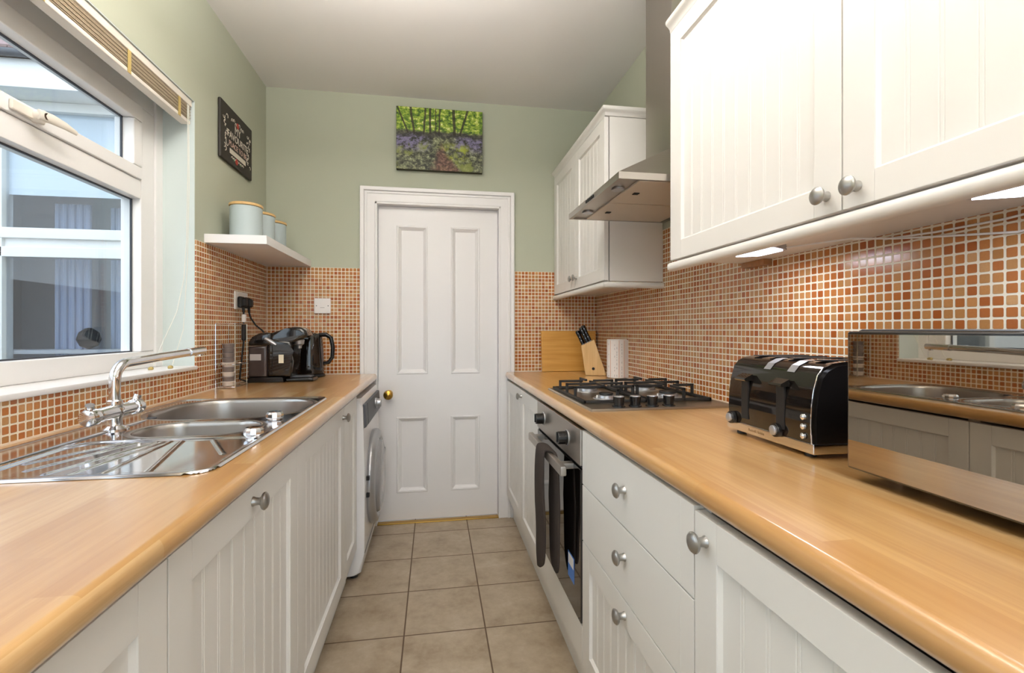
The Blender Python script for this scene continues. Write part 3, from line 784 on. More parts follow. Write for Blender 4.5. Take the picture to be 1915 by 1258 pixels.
for gx0, gx1, bs in ((.500, .730, (0, 2)), (.742, .972, (1, 3))):
    gy0, gy1 = 1.552, 1.978; z0 = HZ+.006; zt = HZ+.052; t = .010
    b = B()
    b.box(gx0, gx1, gy0, gy0+t, z0, z0+.010, .002).box(gx0, gx1, gy1-t, gy1, z0, z0+.010, .002).box(gx0, gx0+t, gy0, gy1, z0, z0+.010, .002).box(gx1-t, gx1, gy0, gy1, z0, z0+.010, .002)
    for i in bs:
        bx, by, br = BUR[i]; g = .022
        ya = gy0 if i < 2 else (BUR[bs[0]][1]+BUR[bs[1]][1])/2+.004
        yb = gy1 if i > 1 else (BUR[bs[0]][1]+BUR[bs[1]][1])/2+.004
        # fingers from the frame towards the burner, each on its own upright
        b.box(gx0, gx0+t, by-t/2, by+t/2, z0, zt, .002).box(gx0, bx-g, by-t/2, by+t/2, zt-.009, zt, .002)
        b.box(gx1-t, gx1, by-t/2, by+t/2, z0, zt, .002).box(bx+g, gx1, by-t/2, by+t/2, zt-.009, zt, .002)
        if i < 2:
            b.box(bx-t/2, bx+t/2, gy0, gy0+t, z0, zt, .002).box(bx-t/2, bx+t/2, gy0, by-g, zt-.009, zt, .002)
        else:
            b.box(bx-t/2, bx+t/2, gy1-t, gy1, z0, zt, .002).box(bx-t/2, bx+t/2, by+g, gy1, zt-.009, zt, .002)
    bx = BUR[bs[0]][0]
    b.box(bx-t/2, bx+t/2, BUR[bs[0]][1]+.024, BUR[bs[1]][1]-.026, zt-.009, zt, .002)
    ym = (BUR[bs[0]][1]+BUR[bs[1]][1])/2+.004
    b.box(gx0, gx1, ym-t/2, ym+t/2, zt-.0095, zt-.0005, .002).box(gx0, gx0+t, ym-t/2, ym+t/2, z0, zt, .002).box(gx1-t, gx1, ym-t/2, ym+t/2, z0, zt, .002)
    link('pan_support', b, M['iron'], r)
for kx in (.595, .652, .711, .770):
    kb = link('hob_knob', B().lathe((kx, 1.478, HZ+.005), (0, 0, 1), [(.0215, 0), (.021, .003), (.0165, .005), (.0165, .012), (.0185, .030), (.0180, .0325), (.001, .033)], 24), M['black'], r)
    link('knob_cap', B().lathe((kx, 1.478, HZ+.038), (0, 0, 1), [(.0165, 0), (.0155, .0018), (.001, .002)], 24), M['silver'], kb)

# ------------------------------------------------------------------ wall cabinets
UX = .74
def cornice_prof(out):  # (offset outward, z)
    return [(0, .001), (.004, .002), (.0055, .012), (.011, .019), (.017, .023), (.0195, .029), (.0195, .035), (.0165, .041), (.010, .044), (0, .0445)]
def mitred(b, prof, fx, yend, yc, xb):
    """moulding swept along the front (plane x=fx, facing -X) and round the near corner y=yc back to the wall; prof = (outward, z)"""
    rows = [[(fx-o, yend, z) for o, z in prof], [(fx-o, yc-o, z) for o, z in prof], [(xb, yc-o, z) for o, z in prof]]
    V = [[b.bm.verts.new(p) for p in r_] for r_ in rows]; n = len(prof)
    for A, C in zip(V, V[1:]):
        for k in range(n): b.bm.faces.new((A[k], A[(k+1) % n], C[(k+1) % n], C[k]))
    b.bm.faces.new(V[0]); b.bm.faces.new(V[-1][::-1])
def wall_cabinet(y0, y1, splits, knobs, label, far_end=True):
    zb, zt = 1.367, 2.093
    r = thing('wall_cabinet', (UX+.14, (y0+y1)/2, zb), label, 'cabinet', 'white wall cabinets')
    xb = XR-.006; t = .018
    b = B().box(UX+.0245, xb, y0, y0+t, zb, zt).box(UX+.0245, xb, y1-t, y1, zb, zt).box(UX+.021, xb, y0+t, y1-t, zt-t, zt).box(UX+.021, xb, y0+t, y1-t, zb, zb+t)
    b.box(xb-.008, xb, y0+t, y1-t, zb+t, zt-t)
    link('body', b, M['cab'], r)
    for (a, c), k in zip(splits, knobs): front('door', r, -1, UX, a, c, zb+.002, zt, 'bead', k, fr=.064, frv=.055)
    # cornice on the front with returns along both ends
    b = B(); pr = cornice_prof(.028); fxx = UX+.006
    mitred(b, [(o, zt+z) for o, z in pr]+[(-.03, zt+.0445), (-.03, zt+.001)], fxx, min(y1+.004, YB-.002), y0, xb)
    link('cornice', b, M['cab'], r, 50)
    # rounded light rail under the front edge (returns at the free end)
    rl = [(.002, -.0035), (.008, -.0045), (.013, -.010), (.0145, -.017), (.012, -.025), (.006, -.030), (-.008, -.030), (-.012, -.026), (-.012, -.0035)]
    b = B(); mitred(b, [(o, zb+dz) for o, dz in rl], fxx, min(y1+.004, YB-.001), y0, xb)
    link('light_rail', b, M['cab'], r, 50)
    return r
wall_cabinet(2.003, 2.893, [(2.003, 2.45), (2.45, 2.893)], [(2.418, 1.425), (2.482, 1.425)], 'white panelled double wall cabinet in the far corner beside the cooker hood')
wall_cabinet(.118, 1.412, [(.766, 1.412), (.118, .766)], [(.800, 1.405), (.733, 1.405)], 'large white panelled double wall cabinet above the toaster and microwave')
# hidden back edge of the wall units
tag(link('cable_batten', B().box(.985, XR-.006, 1.30, 1.408, 1.350, 1.3665, .001), M['ply']), 'short brown wooden batten under the near wall cabinet by the hood', 'batten')

# ------------------------------------------------------------------ cooker hood
r = thing('cooker_hood', (.8, 1.705, 1.615), 'stainless steel chimney cooker hood above the hob', 'cooker hood')
hx0, hx1, hy0, hy1 = .574, XR-.006, 1.425, 1.990
zl, zl2 = 1.628, 1.650
b = B(); lo = [(hx0, hy0), (hx1, hy0), (hx1, hy1), (hx0, hy1)]; cx0, cx1, cy0, cy1 = .845, hx1, 1.600, 1.815
up = [(cx0-.008, cy0-.008), (cx1, cy0-.008), (cx1, cy1+.008), (cx0-.008, cy1+.008)]
L1 = [b.bm.verts.new((x, y, zl)) for x, y in lo]; L2 = [b.bm.verts.new((x, y, zl2)) for x, y in lo]; L3 = [b.bm.verts.new((x, y, 1.803)) for x, y in up]
for A, C in ((L1, L2), (L2, L3)):
    for k in range(4): b.bm.faces.new((A[k], A[(k+1) % 4], C[(k+1) % 4], C[k]))
b.bm.faces.new(L3); 
inn = [(hx0+.016, hy0+.012), (hx1-.02, hy0+.012), (hx1-.02, hy1-.012), (hx0+.016, hy1-.012)]
L0 = [b.bm.verts.new((x, y, zl)) for x, y in inn]; Lu = [b.bm.verts.new((x, y, zl+.006)) for x, y in inn]
for A, C in ((L1, L0), (L0, Lu)):
    for k in range(4): b.bm.faces.new((A[k], C[k], C[(k+1) % 4], A[(k+1) % 4]))
b.bm.faces.new(Lu)
link('canopy', b, M['brushed'], r, 20)
link('chimney', B().box(cx0, cx1, cy0, cy1, 1.800, CEIL-.001, .003), M['brushed'], r)
ym = (hy0+hy1)/2
filt = plain('filter_mesh', (214, 204, 190), .45, .5, bump=(260, .35))
for a, c in ((hy0+.016, ym-.003), (ym+.003, hy1-.016)):
    f = link('grease_filter', B().box(hx0+.075, hx1-.026, a, c, zl-.0005, zl+.0055, .001), filt, r)
    link('filter_latch', B().box(hx0+.112, hx0+.132, (a+c)/2-.010, (a+c)/2+.010, zl-.0035, zl-.0003, .001), M['mblack'], f)
b = B()
for k in range(5): b.box(hx0-.004, hx0+.002, ym-.045+k*.019, ym-.032+k*.019, 1.634, 1.644, .001)
link('push_buttons', b, M['mblack'], r)
for yy in (hy0+.12, hy1-.12):
    link('hood_lamp', B().cyl((hx0+.045, yy, zl-.001), (hx0+.045, yy, zl+.005), .022, 20), M['silver'], r)

# ------------------------------------------------------------------ under-cabinet LED lights
def led(yc, label):
    r = thing('cabinet_light', (.87, yc, 1.3665), label, 'light', 'under-cabinet lights')
    zt = 1.3665; x0 = .812; P = [(x0, yc-.085), (x0, yc+.075), (x0+.062, yc+.045), (x0+.062, yc-.055)]
    def pts(z, k): 
        mx = sum(p[0] for p in P)/4; my = sum(p[1] for p in P)/4
        return [(mx+(p[0]-mx)*k, my+(p[1]-my)*k) for p in P]
    b = B().prism(pts(0, 1), 'z', zt-.014, zt)
    link('housing', b, M['silver'], r)
    fx = link('diffuser', B().prism(pts(0, .86), 'z', zt-.0165, zt-.0138), M['led'], r)
    link('switch', B().box(x0+.063, x0+.085, yc-.03, yc+.0, zt-.010, zt, .002), M['wmgrey'], r)
    l = bpy.data.lights.new('led_light', 'AREA'); l.shape = 'RECTANGLE'; l.size = .07; l.size_y = .15; l.energy = .9; l.color = (.86, .9, 1.0)
    o = bpy.data.objects.new('led_light', l); COL.objects.link(o); o.parent = r; o.location = (-.03, 0, -.022)
    return r
led(1.125, 'triangular LED light glowing under the near wall cabinet, farther one by the hood')
led(.545, 'triangular LED light glowing under the near wall cabinet, nearer one above the microwave')
b = B().tube([(.885, 1.10, 1.361), (.94, .95, 1.359), (1.005, .90, 1.352), (1.010, .80, 1.338), (1.010, .68, 1.322), (1.010, .55, 1.335), (1.0, .45, 1.36)], .0022, 8)
b.tube([(1.008, .93, 1.356), (1.010, .82, 1.350), (1.010, .70, 1.349), (1.010, .60, 1.356), (.97, .56, 1.361)], .0022, 8)
tag(link('light_cable', b, M['whiteplastic']), 'thin white cable sagging under the near wall cabinet against the mosaic', 'cable')

# ------------------------------------------------------------------ microwave
r = thing('microwave', (.85, .475, .8955), 'mirror-fronted microwave at the right end of the worktop', 'microwave')
my0, my1, mz0, mz1 = .228, .716, .914, 1.150
link('body', B().box(.716, .998, my0+.004, my1-.004, mz0+.002, mz1+.001, .006), M['mblack'], r)
d = link('door', B().box(.701, .7155, my0, my1, mz0, mz1-.002, .004, 3), M['gblack'], r)
link('mirror_glass', B().box(.6993, .7012, my0+.004, my1-.005, mz0+.004, mz1-.007, .0005), M['mirror'], d)
for xx in (.79, .97):
    for yy in (my0+.04, my1-.04): link('foot', B().cyl((xx, yy, .8952), (xx, yy, .917), .014, 16), M['mblack'], r)
b = B()
for k in range(7): b.box(.78+k*.02, .79+k*.02, my1-.0045, my1-.0032, .98, 1.06)
link('side_vents', b, M['wmgrey'], r)

# ------------------------------------------------------------------ toaster
r = thing('toaster', (.84, .965, .8955), 'glossy black four slice toaster with chrome trim left of the microwave', 'toaster')
ty0, ty1 = .826, 1.105
prof = [(.737, .924), (.735, .96), (.7365, 1.00), (.741, 1.03), (.750, 1.060), (.762, 1.074), (.782, 1.083), (.815, 1.087), (.89, 1.087), (.915, 1.082), (.93, 1.068), (.936, 1.04), (.938, .924)]
def tprof(off): return [(max(min(x, .938-off), .735+off) if 0 else x, z) for x, z in prof]
b = B().prism(prof, 'y', ty0+.006, ty1-.006)
link('body', b, M['gblack'], r, 50)
ins = [(x+(.006 if x < .8 else (-.006 if x > .9 else 0)), z-(.006 if z > .95 else 0)) for x, z in prof]
link('end_cheek', B().prism(ins, 'y', ty0, ty0+.0062), M['black'], r, 50)
link('end_cheek', B().prism(ins, 'y', ty1-.0062, ty1), M['black'], r, 50)
b = B()
edge = [(x-.0008 if x < .8 else x, z) for x, z in prof[:7]]
b.tube([(x, ty0+.006, z) for x, z in edge], .0016, 8)
link('edge_trim', b, M['chrome'], r)
link('base_trim', B().box(.7345, .940, ty0-.001, ty1+.001, .904, .926, .003), M['chrome'], r)
for xx in (.755, .92):
    for yy in (ty0+.03, ty1-.03): link('foot', B().cyl((xx, yy, .8952), (xx, yy, .9045), .011, 14), M['mblack'], r)
for yc in (1.035, .917):
    link('lever_slot', B().box(.7332, .7385, yc-.012, yc+.012, .938, 1.032, .001), M['mblack'], r)
    link('lever', B().prism([(.7395, 1.046), (.720, 1.037), (.718, 1.033), (.721, 1.030), (.7395, 1.031)], 'y', yc-.021, yc+.017), M['gblack'], r)
for yc in (.978, .905):
    b = B()
    pth = [(x-.0006, z+.0012) for x, z in prof[4:7]]+[(.798, 1.0862)]
    for (xa, za), (xb, zb2) in zip(pth, pth[1:]): b.quad((xa, yc-.011, za), (xa, yc+.011, za), (xb, yc+.011, zb2), (xb, yc-.011, zb2))
    link('top_strip', b, M['silver'], r, 60)
for yc in (1.06, 1.005, .945, .868):
    link('bread_slot', B().box(.785, .92, yc-.012, yc+.012, 1.0862, 1.0882), M['mblack'], r)
for yc in (1.080, .924):
    kb = link('browning_knob', B().lathe((.7345, yc, .934), (-1, 0, 0), [(.0150, 0), (.0150, .008), (.0140, .0095), (.001, .0096)], 24), M['black'], r)
    link('knob_face', B().lathe((.7249, yc, .934), (-1, 0, 0), [(.0105, 0), (.0105, .004), (.0085, .0055), (.001, .006)], 24), M['silver'], kb)
for zc in (.975, .956, .937):
    link('push_button', B().lathe((.7352, .852, zc), (-1, 0, 0), [(.0065, 0), (.006, .004), (.0035, .006), (.001, .0062)], 16), M['chrome'], r)
text('maker_name', 'Russell Hobbs', plain('etched_letters', (128, 98, 60), .5), r, .0095, basis((0, -1, 0), (0, 0, 1), (-1, 0, 0), (.7343, .995, .915)), .0002)

# ------------------------------------------------------------------ knife block, knives, board, kitchen roll
r = thing('knife_block', (.89, 2.60, .8955), 'pale beech knife block leaning beside the chopping board', 'knife block')
# slanted block: side profile in its own (p, z) plane, thickness q
pz = [(-.036, 0), (.078, 0), (.080, .006), (.014, .200), (-.060, .166), (-.040, .03)]
def kb_world(p, q, z):   # block turned a little towards the room
    a = R(-18); return (.885+p*math.cos(a)-q*math.sin(a), 2.60+p*math.sin(a)+q*math.cos(a), .8957+z)
b = B(); b.prism(pz, 'y', -.045, .045)
bmesh.ops.bevel(b.bm, geom=b.bm.edges[:], offset=.004, segments=2, profile=.5, affect='EDGES')
for v in b.bm.verts: v.co = Vector(kb_world(v.co.x, v.co.y, v.co.z))
link('block', b, M['beech'], r, 30)
lg = B().cyl((0, 0, 0), (0, .0015, 0), .008, 16)
for v in lg.bm.verts: v.co = Vector(kb_world(v.co.x+.008, v.co.y-.0462, v.co.z+.038))
link('maker_badge', lg, M['mblack'], r)
kn = [(-.048, -.026, .086, .0085), (-.044, .014, .084, .0085), (-.024, -.026, .094, .0095), (-.010, .000, .100, .0105), (-.012, .026, .096, .0095)]
kw = ['black knife handle standing lowest at the left front of the knife block', 'black knife handle at the left rear of the knife block', 'black knife handle in the middle front slot of the knife block', 'tallest black knife handle at the top centre of the knife block', 'black knife handle at the right rear of the knife block']
nx_, nz_ = -.42, .9075       # the direction the handles point in the block's plane
for (p, q, L, rad), lb in zip(kn, kw):
    rad *= 1.18
    # foot of the handle on the slanted top face
    tt = (p+.060)/(.074); z = .166+tt*.034
    A = Vector(kb_world(p, q, z)); Cc = Vector(kb_world(p+nx_*L, q, z+nz_*L)); dirv = (Cc-A).normalized()
    rt = thing('kitchen_knife', A, lb, 'knife', 'knives in the block')
    side = Vector(kb_world(0, 1, 0))-Vector(kb_world(0, 0, 0))
    pts = [A+dirv*(.004), A+dirv*(L*.15), A+dirv*(L*.5), A+dirv*(L*.85), A+dirv*(L*.97), A+dirv*L]
    hh = link('handle', B().tube(pts, [rad*.9, rad, rad*.92, rad*1.12, rad*1.0, rad*.5], 12, (side, .7)), M['black'], rt, 50)
    link('bolster', B().tube([A-dirv*.001, A+dirv*.004], [rad*.95, rad*.95], 12, (side, .6)), M['brushed'], rt)
    for f in (.3, .55, .8):
        c = A+dirv*(L*f); link('rivet', B().cyl(c-side*(rad*.78), c+side*(rad*.78), .0022, 8), M['silver'], hh)
b = B().box(.650, 1.000, 2.838, 2.856, .8957, 1.1457, .004)
for v in b.bm.verts: v.co.y += (1.1457-v.co.z)*(-.02)+.026*(v.co.z-.8957)/.25
tag(link('chopping_board', b, M['bamboo']), 'rectangular bamboo chopping board leaning on the back wall mosaic', 'chopping board')
r = thing('kitchen_roll', (.955, 2.41, .8955), 'white kitchen roll with orange stripes standing behind the hob', 'kitchen roll')
kx, ky = .966, 2.425
b = B().lathe((kx, ky, .8957), (0, 0, 1), [(.050, 0), (.054, .004), (.054, .203), (.050, .206), (.021, .206), (.021, .19)], 32)
link('roll', b, M['paper'], r, 50)
grid = []
for i in range(17):
    z = .897+.201*i/16; row = []
    for j in range(7):
        a = R(-52)+R(8)*j; rr_ = .0545+.0018*j; wav = .009*math.sin(i/16*math.pi*3.6+.6)*j/6
        row.append((kx+(rr_+wav)*math.cos(a)+.002*j, ky+(rr_)*math.sin(a), z))
    grid.append(row)
link('loose_sheet', B().sheet(grid, (.0008, .0008, 0)), M['paper'], r, 70)
b = B()
for a in (-150, -100, -68):
    ca, sa = math.cos(R(a)), math.sin(R(a)); b.lathe((kx+.0536*ca, ky+.0536*sa, .899), (0, 0, 1), [(.0013, 0), (.0013, .196)], 8)
link('printed_stripe', b, M['orange'], r)
b = B()
rnd = random.Random(3)
for a in (-165, -125, -112, -84):
    z = .905
    while z < 1.085:
        h = rnd.uniform(.004, .012); ca, sa = math.cos(R(a)), math.sin(R(a))
        if rnd.random() < .6: b.lathe((kx+.0535*ca, ky+.0535*sa, z), (0, 0, 1), [(.0012, 0), (.0012, h)], 6)
        z += h+rnd.uniform(.003, .012)
link('printed_words', b, M['greyprint'], r)

# ------------------------------------------------------------------ coffee machine
r = thing('coffee_machine', (-.75, 2.53, .8955), 'glossy black pod coffee machine in the far left corner of the worktop', 'coffee machine')
ya, yb = 2.462, 2.592; z0 = .8957
def bev_prism(pts, a, c, off, ang=None):
    b = B().prism(pts, 'y', a, c)
    es = [e for e in b.bm.edges if abs(e.verts[0].co.y-e.verts[1].co.y) < 1e-6]
    bmesh.ops.bevel(b.bm, geom=es, offset=off, segments=3, profile=.5, affect='EDGES'); return b
link('base', bev_prism([(-.886, z0), (-.885, z0+.026), (-.728, z0+.026), (-.722, z0)], ya, yb, .004), M['black'], r)
link('water_tank', bev_prism([(-.886, z0+.027), (-.886, z0+.175), (-.800, z0+.178), (-.800, z0+.027)], ya+.004, yb-.004, .012), M['tank'], r, 50)
link('body', bev_prism([(-.798, z0+.027), (-.798, z0+.178), (-.775, z0+.212), (-.69, z0+.20), (-.690, z0+.150), (-.678, z0+.10), (-.690, z0+.027)], ya, yb, .014), M['gblack'], r, 50)
lid = [(-.886, z0+.179), (-.884, z0+.198), (-.868, z0+.222), (-.84, z0+.238), (-.80, z0+.243), (-.780, z0+.240), (-.780, z0+.179)]
link('tank_lid', bev_prism(lid, ya+.002, yb-.002, .012), M['gblack'], r, 50)
head = [(-.795, z0+.205), (-.782, z0+.241), (-.72, z0+.262), (-.675, z0+.271), (-.645, z0+.268), (-.622, z0+.252), (-.614, z0+.228), (-.640, z0+.208), (-.70, z0+.190), (-.76, z0+.180)]
hd = link('brew_head', bev_prism(head, ya+.004, yb-.004, .018), M['gblack'], r, 50)
b = B().tube([(-.805, ya-.004, z0+.214), (-.775, ya-.005, z0+.196), (-.755, ya-.004, z0+.182)], [.008, .010, .006], 10)
link('lever_pivot', b, M['silver'], hd)
link('spout', B().lathe((-.667, (ya+yb)/2, z0+.205), (0, 0, -1), [(.024, 0), (.022, .02), (.012, .028), (.010, .042)], 20), M['silver'], r)
link('drip_tray', bev_prism([(-.715, z0), (-.718, z0+.018), (-.615, z0+.024), (-.592, z0+.018), (-.588, z0+.006), (-.594, z0)], ya+.010, yb-.010, .010), M['black'], r, 50)
link('drip_grate', B().box(-.700, -.606, ya+.026, yb-.026, z0+.0215, z0+.0265, .002), M['wmgrey'], r)
link('tank_label', B().box(-.876, -.826, ya+.0022, ya+.0034, z0+.108, z0+.138), M['label'], r)
link('price_label', B().box(-.745, -.722, ya-.0016, ya-.0004, z0+.094, z0+.135), M['label2'], r)
# ------------------------------------------------------------------ kettle on its base
r = thing('kettle', (-.665, 2.735, .8955), 'black jug kettle with a loop handle behind the coffee machine', 'kettle')
kx, ky = -.668, 2.735
link('power_base', B().lathe((kx, ky, z0), (0, 0, 1), [(.078, 0), (.080, .006), (.076, .016), (.05, .018), (.001, .018)], 36), M['black'], r)
link('jug', B().lathe((kx, ky, z0+.0185), (0, 0, 1), [(.070, 0), (.073, .004), (.074, .05), (.070, .13), (.064, .195), (.062, .205), (.056, .216), (.030, .222), (.001, .223)], 40), M['gblack'], r, 40)
link('water_window', B().box(kx+.05, kx+.0745, ky-.03, ky-.02, z0+.05, z0+.16, .002), M['tank'], r)
link('spout', B().tube([(kx-.055, ky, z0+.185), (kx-.075, ky, z0+.212), (kx-.086, ky, z0+.222)], [.020, .016, .010], 12), M['gblack'], r)
link('handle', B().tube([(kx+.050, ky-.01, z0+.228), (kx+.085, ky-.01, z0+.230), (kx+.112, ky-.01, z0+.212), (kx+.122, ky-.01, z0+.16), (kx+.118, ky-.01, z0+.105), (kx+.10, ky-.01, z0+.078), (kx+.068, ky-.01, z0+.072)], [.011, .012, .0115, .011, .0105, .010, .009], 12), M['black'], r, 60)
link('lid_knob', B().lathe((kx, ky, z0+.241), (0, 0, 1), [(.014, 0), (.012, .006), (.001, .008)], 16), M['black'], r)
# ------------------------------------------------------------------ wire pod rack and pods
r = thing('pod_rack', (-.893, 2.295, .8955), 'slim chrome wire pod rack standing against the left wall mosaic', 'rack')
xa, xb, yc, yd = -.932, -.854, 2.235, 2.365; zt = 1.178
b = B(); w_ = .0022
for x_, y_ in ((xa, yc), (xb, yc), (xb, yd), (xa, yd)): b.cyl((x_, y_, z0), (x_, y_, zt), w_, 8)
link('posts', b, M['chrome'], r)
b = B()
for zz in (z0+.006, 1.00, zt):
    L = [(xa, yc, zz), (xb, yc, zz), (xb, yd, zz), (xa, yd, zz)]
    for p, q in zip(L, L[1:]+L[:1]): b.cyl(p, q, w_*.9, 8)
for k in range(1, 6): b.cyl((xa, yc+(yd-yc)*k/6, z0+.006), (xb, yc+(yd-yc)*k/6, z0+.006), w_*.7, 6)
link('hoops', b, M['chrome'], r)
def make_pod(z, light, label):
    p = thing('coffee_pod', (-.893, 2.268, z), label, 'coffee pod', 'coffee pods stacked in the wire rack')
    link('cup', B().lathe((-.893, 2.268, z), (0, 0, 1), [(.020, 0), (.022, .003), (.025, .017)], 24), M['podlid'] if light else M['podbody'], p)
    link('lid', B().lathe((-.893, 2.268, z+.017), (0, 0, 1), [(.0285, 0), (.0285, .003), (.001, .0035)], 24), M['podlid'] if light else M['podbody'], p)
    return p
words = ['pale lidded coffee pod at the bottom of the stack in the wire rack', 'grey coffee pod second from the bottom of the stack', 'pale lidded coffee pod third from the bottom of the stack', 'grey coffee pod fourth from the bottom of the stack', 'pale lidded coffee pod in the middle of the stack, just below the grey ones', 'grey coffee pod sixth from the bottom of the stack', 'grey coffee pod third from the top of the stack', 'grey coffee pod second from the top of the stack', 'grey coffee pod topmost in the wire rack']
z = z0+.0095
pods = [(0, 1), (1, 0), (2, 1), (3, 0), (4, 1), (5, 0), (6, 0), (7, 0), (8, 0)]
for i, lt in pods: make_pod(z+i*.0207, lt, words[i])

# ------------------------------------------------------------------ sockets, plugs, switch
r = thing('double_socket', (XL+t, 2.515, 1.292), 'white double socket on the left wall mosaic above the pod rack', 'socket')
sx = XL+.0052
link('face_plate', B().box(sx, sx+.009, 2.440, 2.590, 1.250, 1.336, .003), M['whiteplastic'], r)
link('rocker_switches', B().box(sx+.009, sx+.012, 2.470, 2.482, 1.308, 1.326, .001).box(sx+.009, sx+.012, 2.546, 2.558, 1.308, 1.326, .001), M['whiteplastic'], r)
def plug(yc, label, cable):
    r = thing('power_plug', (sx+.01, yc, 1.283), label, 'plug', 'black plugs in the double socket')
    b = B().box(sx+.0095, sx+.030, yc-.025, yc+.025, 1.258, 1.312, .008, 3).box(sx+.0105, sx+.046, yc-.018, yc+.018, 1.262, 1.306, .010, 3)
    link('plug_body', b, M['mblack'], r, 50)
    c = B().tube([(sx+.028, yc, 1.262), (sx+.030, yc, 1.235)], [.007, .005], 10).tube(cable, .0042, 8)
    link('cord', c, M['mblack'], r, 60)
    return r
p1 = plug(2.482, 'left black plug in the double socket with a white tag on its cord', [(sx+.030, 2.482, 1.236), (sx+.030, 2.482, 1.20), (sx+.032, 2.480, 1.15), (sx+.034, 2.470, 1.09), (sx+.028, 2.46, 1.0), (sx+.02, 2.46, .915), (sx+.035, 2.50, .9005), (-.84, 2.60, .9005)])
link('cord_tag', B().box(sx+.024, sx+.040, 2.474, 2.491, 1.188, 1.226, .002), M['whiteplastic'], p1)
link('inline_block', B().box(sx+.024, sx+.044, 2.462, 2.490, 1.098, 1.180, .009, 3), M['mblack'], p1)
plug(2.552, 'right black plug in the double socket, cord running to the coffee machine', [(sx+.030, 2.552, 1.236), (sx+.036, 2.556, 1.21), (sx+.055, 2.566, 1.175), (sx+.085, 2.578, 1.145), (-.84, 2.585, 1.115), (-.836, 2.598, 1.10), (-.836, 2.60, 1.05)])
r = thing('fused_switch', (-.636, YB-t, 1.289), 'white square switch plate on the back wall mosaic left of the door', 'switch')
link('face_plate', B().box(-.682, -.590, YB-t-.009, YB-t, 1.246, 1.333, .003), M['whiteplastic'], r)
b = B()
for xx in (-.668, -.604): b.cyl((xx, YB-t-.0095, 1.290), (xx, YB-t-.0088, 1.290), .003, 12)
link('screw', b, M['wmgrey'], r)
link('fuse_slot', B().box(-.648, -.624, YB-t-.0098, YB-t-.0088, 1.278, 1.281), M['label'], r)

# ------------------------------------------------------------------ shelf and canisters
b = B().box(XL+.0005, -.700, 2.158, YB-.0005, 1.514, 1.551, .0015)
tag(link('floating_shelf', b, M['gloss']), 'thick white floating shelf in the far left corner above the mosaic', 'shelf')
c0 = thing('canister', (-.838, 2.315, 1.5515), 'duck egg canister with wooden lid nearest on the shelf, largest of three in view', 'canister', 'canisters on the floating shelf')
link('body', B().lathe((-.838, 2.315, 1.5515), (0, 0, 1), [(.064, 0), (.066, .002), (.066, .148), (.063, .151), (.055, .151)], 40), M['duck'], c0, 40)
link('lid', B().lathe((-.838, 2.315, 1.7025), (0, 0, 1), [(.0665, 0), (.069, .002), (.069, .010), (.0665, .0125), (.001, .0125)], 40), M['lidwood'], c0, 40)
for y_, lb in ((2.487, 'duck egg canister with wooden lid, middle of the three on the shelf'), (2.668, 'duck egg canister with wooden lid in the shelf corner, farthest of three')):
    c = copy_tree(c0); c.location = (-.838, y_, 1.5515); c['label'] = lb

# ------------------------------------------------------------------ wall sign
r = thing('chalkboard_sign', (XL, 2.465, 2.05), 'black chalkboard style kitchen sign with lettering and red roses, on the left wall', 'sign')
sgx = XL+.001
b = B().box(sgx, sgx+.014, 2.282, 2.648, 1.918, 2.182, .006)
link('board', b, M['slate'], r)
fxs = sgx+.0143
def tm(y, z): return basis((0, 1, 0), (0, 0, 1), (1, 0, 0), (fxs, y, z))
text('lettering', 'MY', M['chalk'], r, .052, tm(2.465, 2.094))
text('lettering', 'FAVOURITE', M['chalk'], r, .046, tm(2.470, 2.052))
text('lettering', 'PLACE TO BE', M['pink'], r, .035, tm(2.470, 2.012))
link('banner', B().box(fxs-.0005, fxs+.0006, 2.375, 2.560, 1.968, 1.990), M['chalk'], r)
rn = random.Random(5)
b = B()
for side in (-1, 1):
    for k in range(13):
        cy = 2.465+side*rn.uniform(.115, .150); cz = 1.975+k*.0125
        a0 = rn.uniform(0, 6); rad = rn.uniform(.008, .015)
        b.tube([(fxs, cy+rad*math.cos(a0+q*.55)*(1-q*.09), cz+rad*math.sin(a0+q*.55)*(1-q*.09)) for q in range(8)], .0014, 6)
for k in range(7):
    b.tube([(fxs, 2.40+k*.021+.008*math.cos(q*.6), 2.125+.010*math.sin(q*.6)+.006*math.sin(k*2)) for q in range(7)], .0013, 6)
    b.tube([(fxs, 2.40+k*.021+.008*math.cos(q*.6), 1.950+.009*math.sin(q*.6)) for q in range(6)], .0013, 6)
link('chalk_scrolls', b, M['chalk'], r)
b = B()
for cy, cz in ((2.465, 2.125), (2.452, 1.950)): b.lathe((fxs-.0005, cy, cz), (1, 0, 0), [(.015, 0), (.014, .0015), (.001, .002)], 12)
link('roses', b, M['red'], r)
link('leaves', B().lathe((fxs-.0005, 2.425, 1.952), (1, 0, 0), [(.009, 0), (.001, .0012)], 8).lathe((fxs-.0005, 2.500, 1.950), (1, 0, 0), [(.007, 0), (.001, .0012)], 8), M['green'], r)

# ------------------------------------------------------------------ canvas print
r = thing('canvas_print', (.034, YB-.002, 2.098), 'woodland canvas print with bluebells and a path, above the door', 'picture')
o = link('canvas', B().box(-.220, .288, YB-.034, YB-.002, 2.098, 2.467, .002), M['canvasedge'], r)
link('printed_front', B().quad((-.2185, YB-.0345, 2.0995), (.2865, YB-.0345, 2.0995), (.2865, YB-.0345, 2.4655), (-.2185, YB-.0345, 2.4655)), M['canvas'], r)

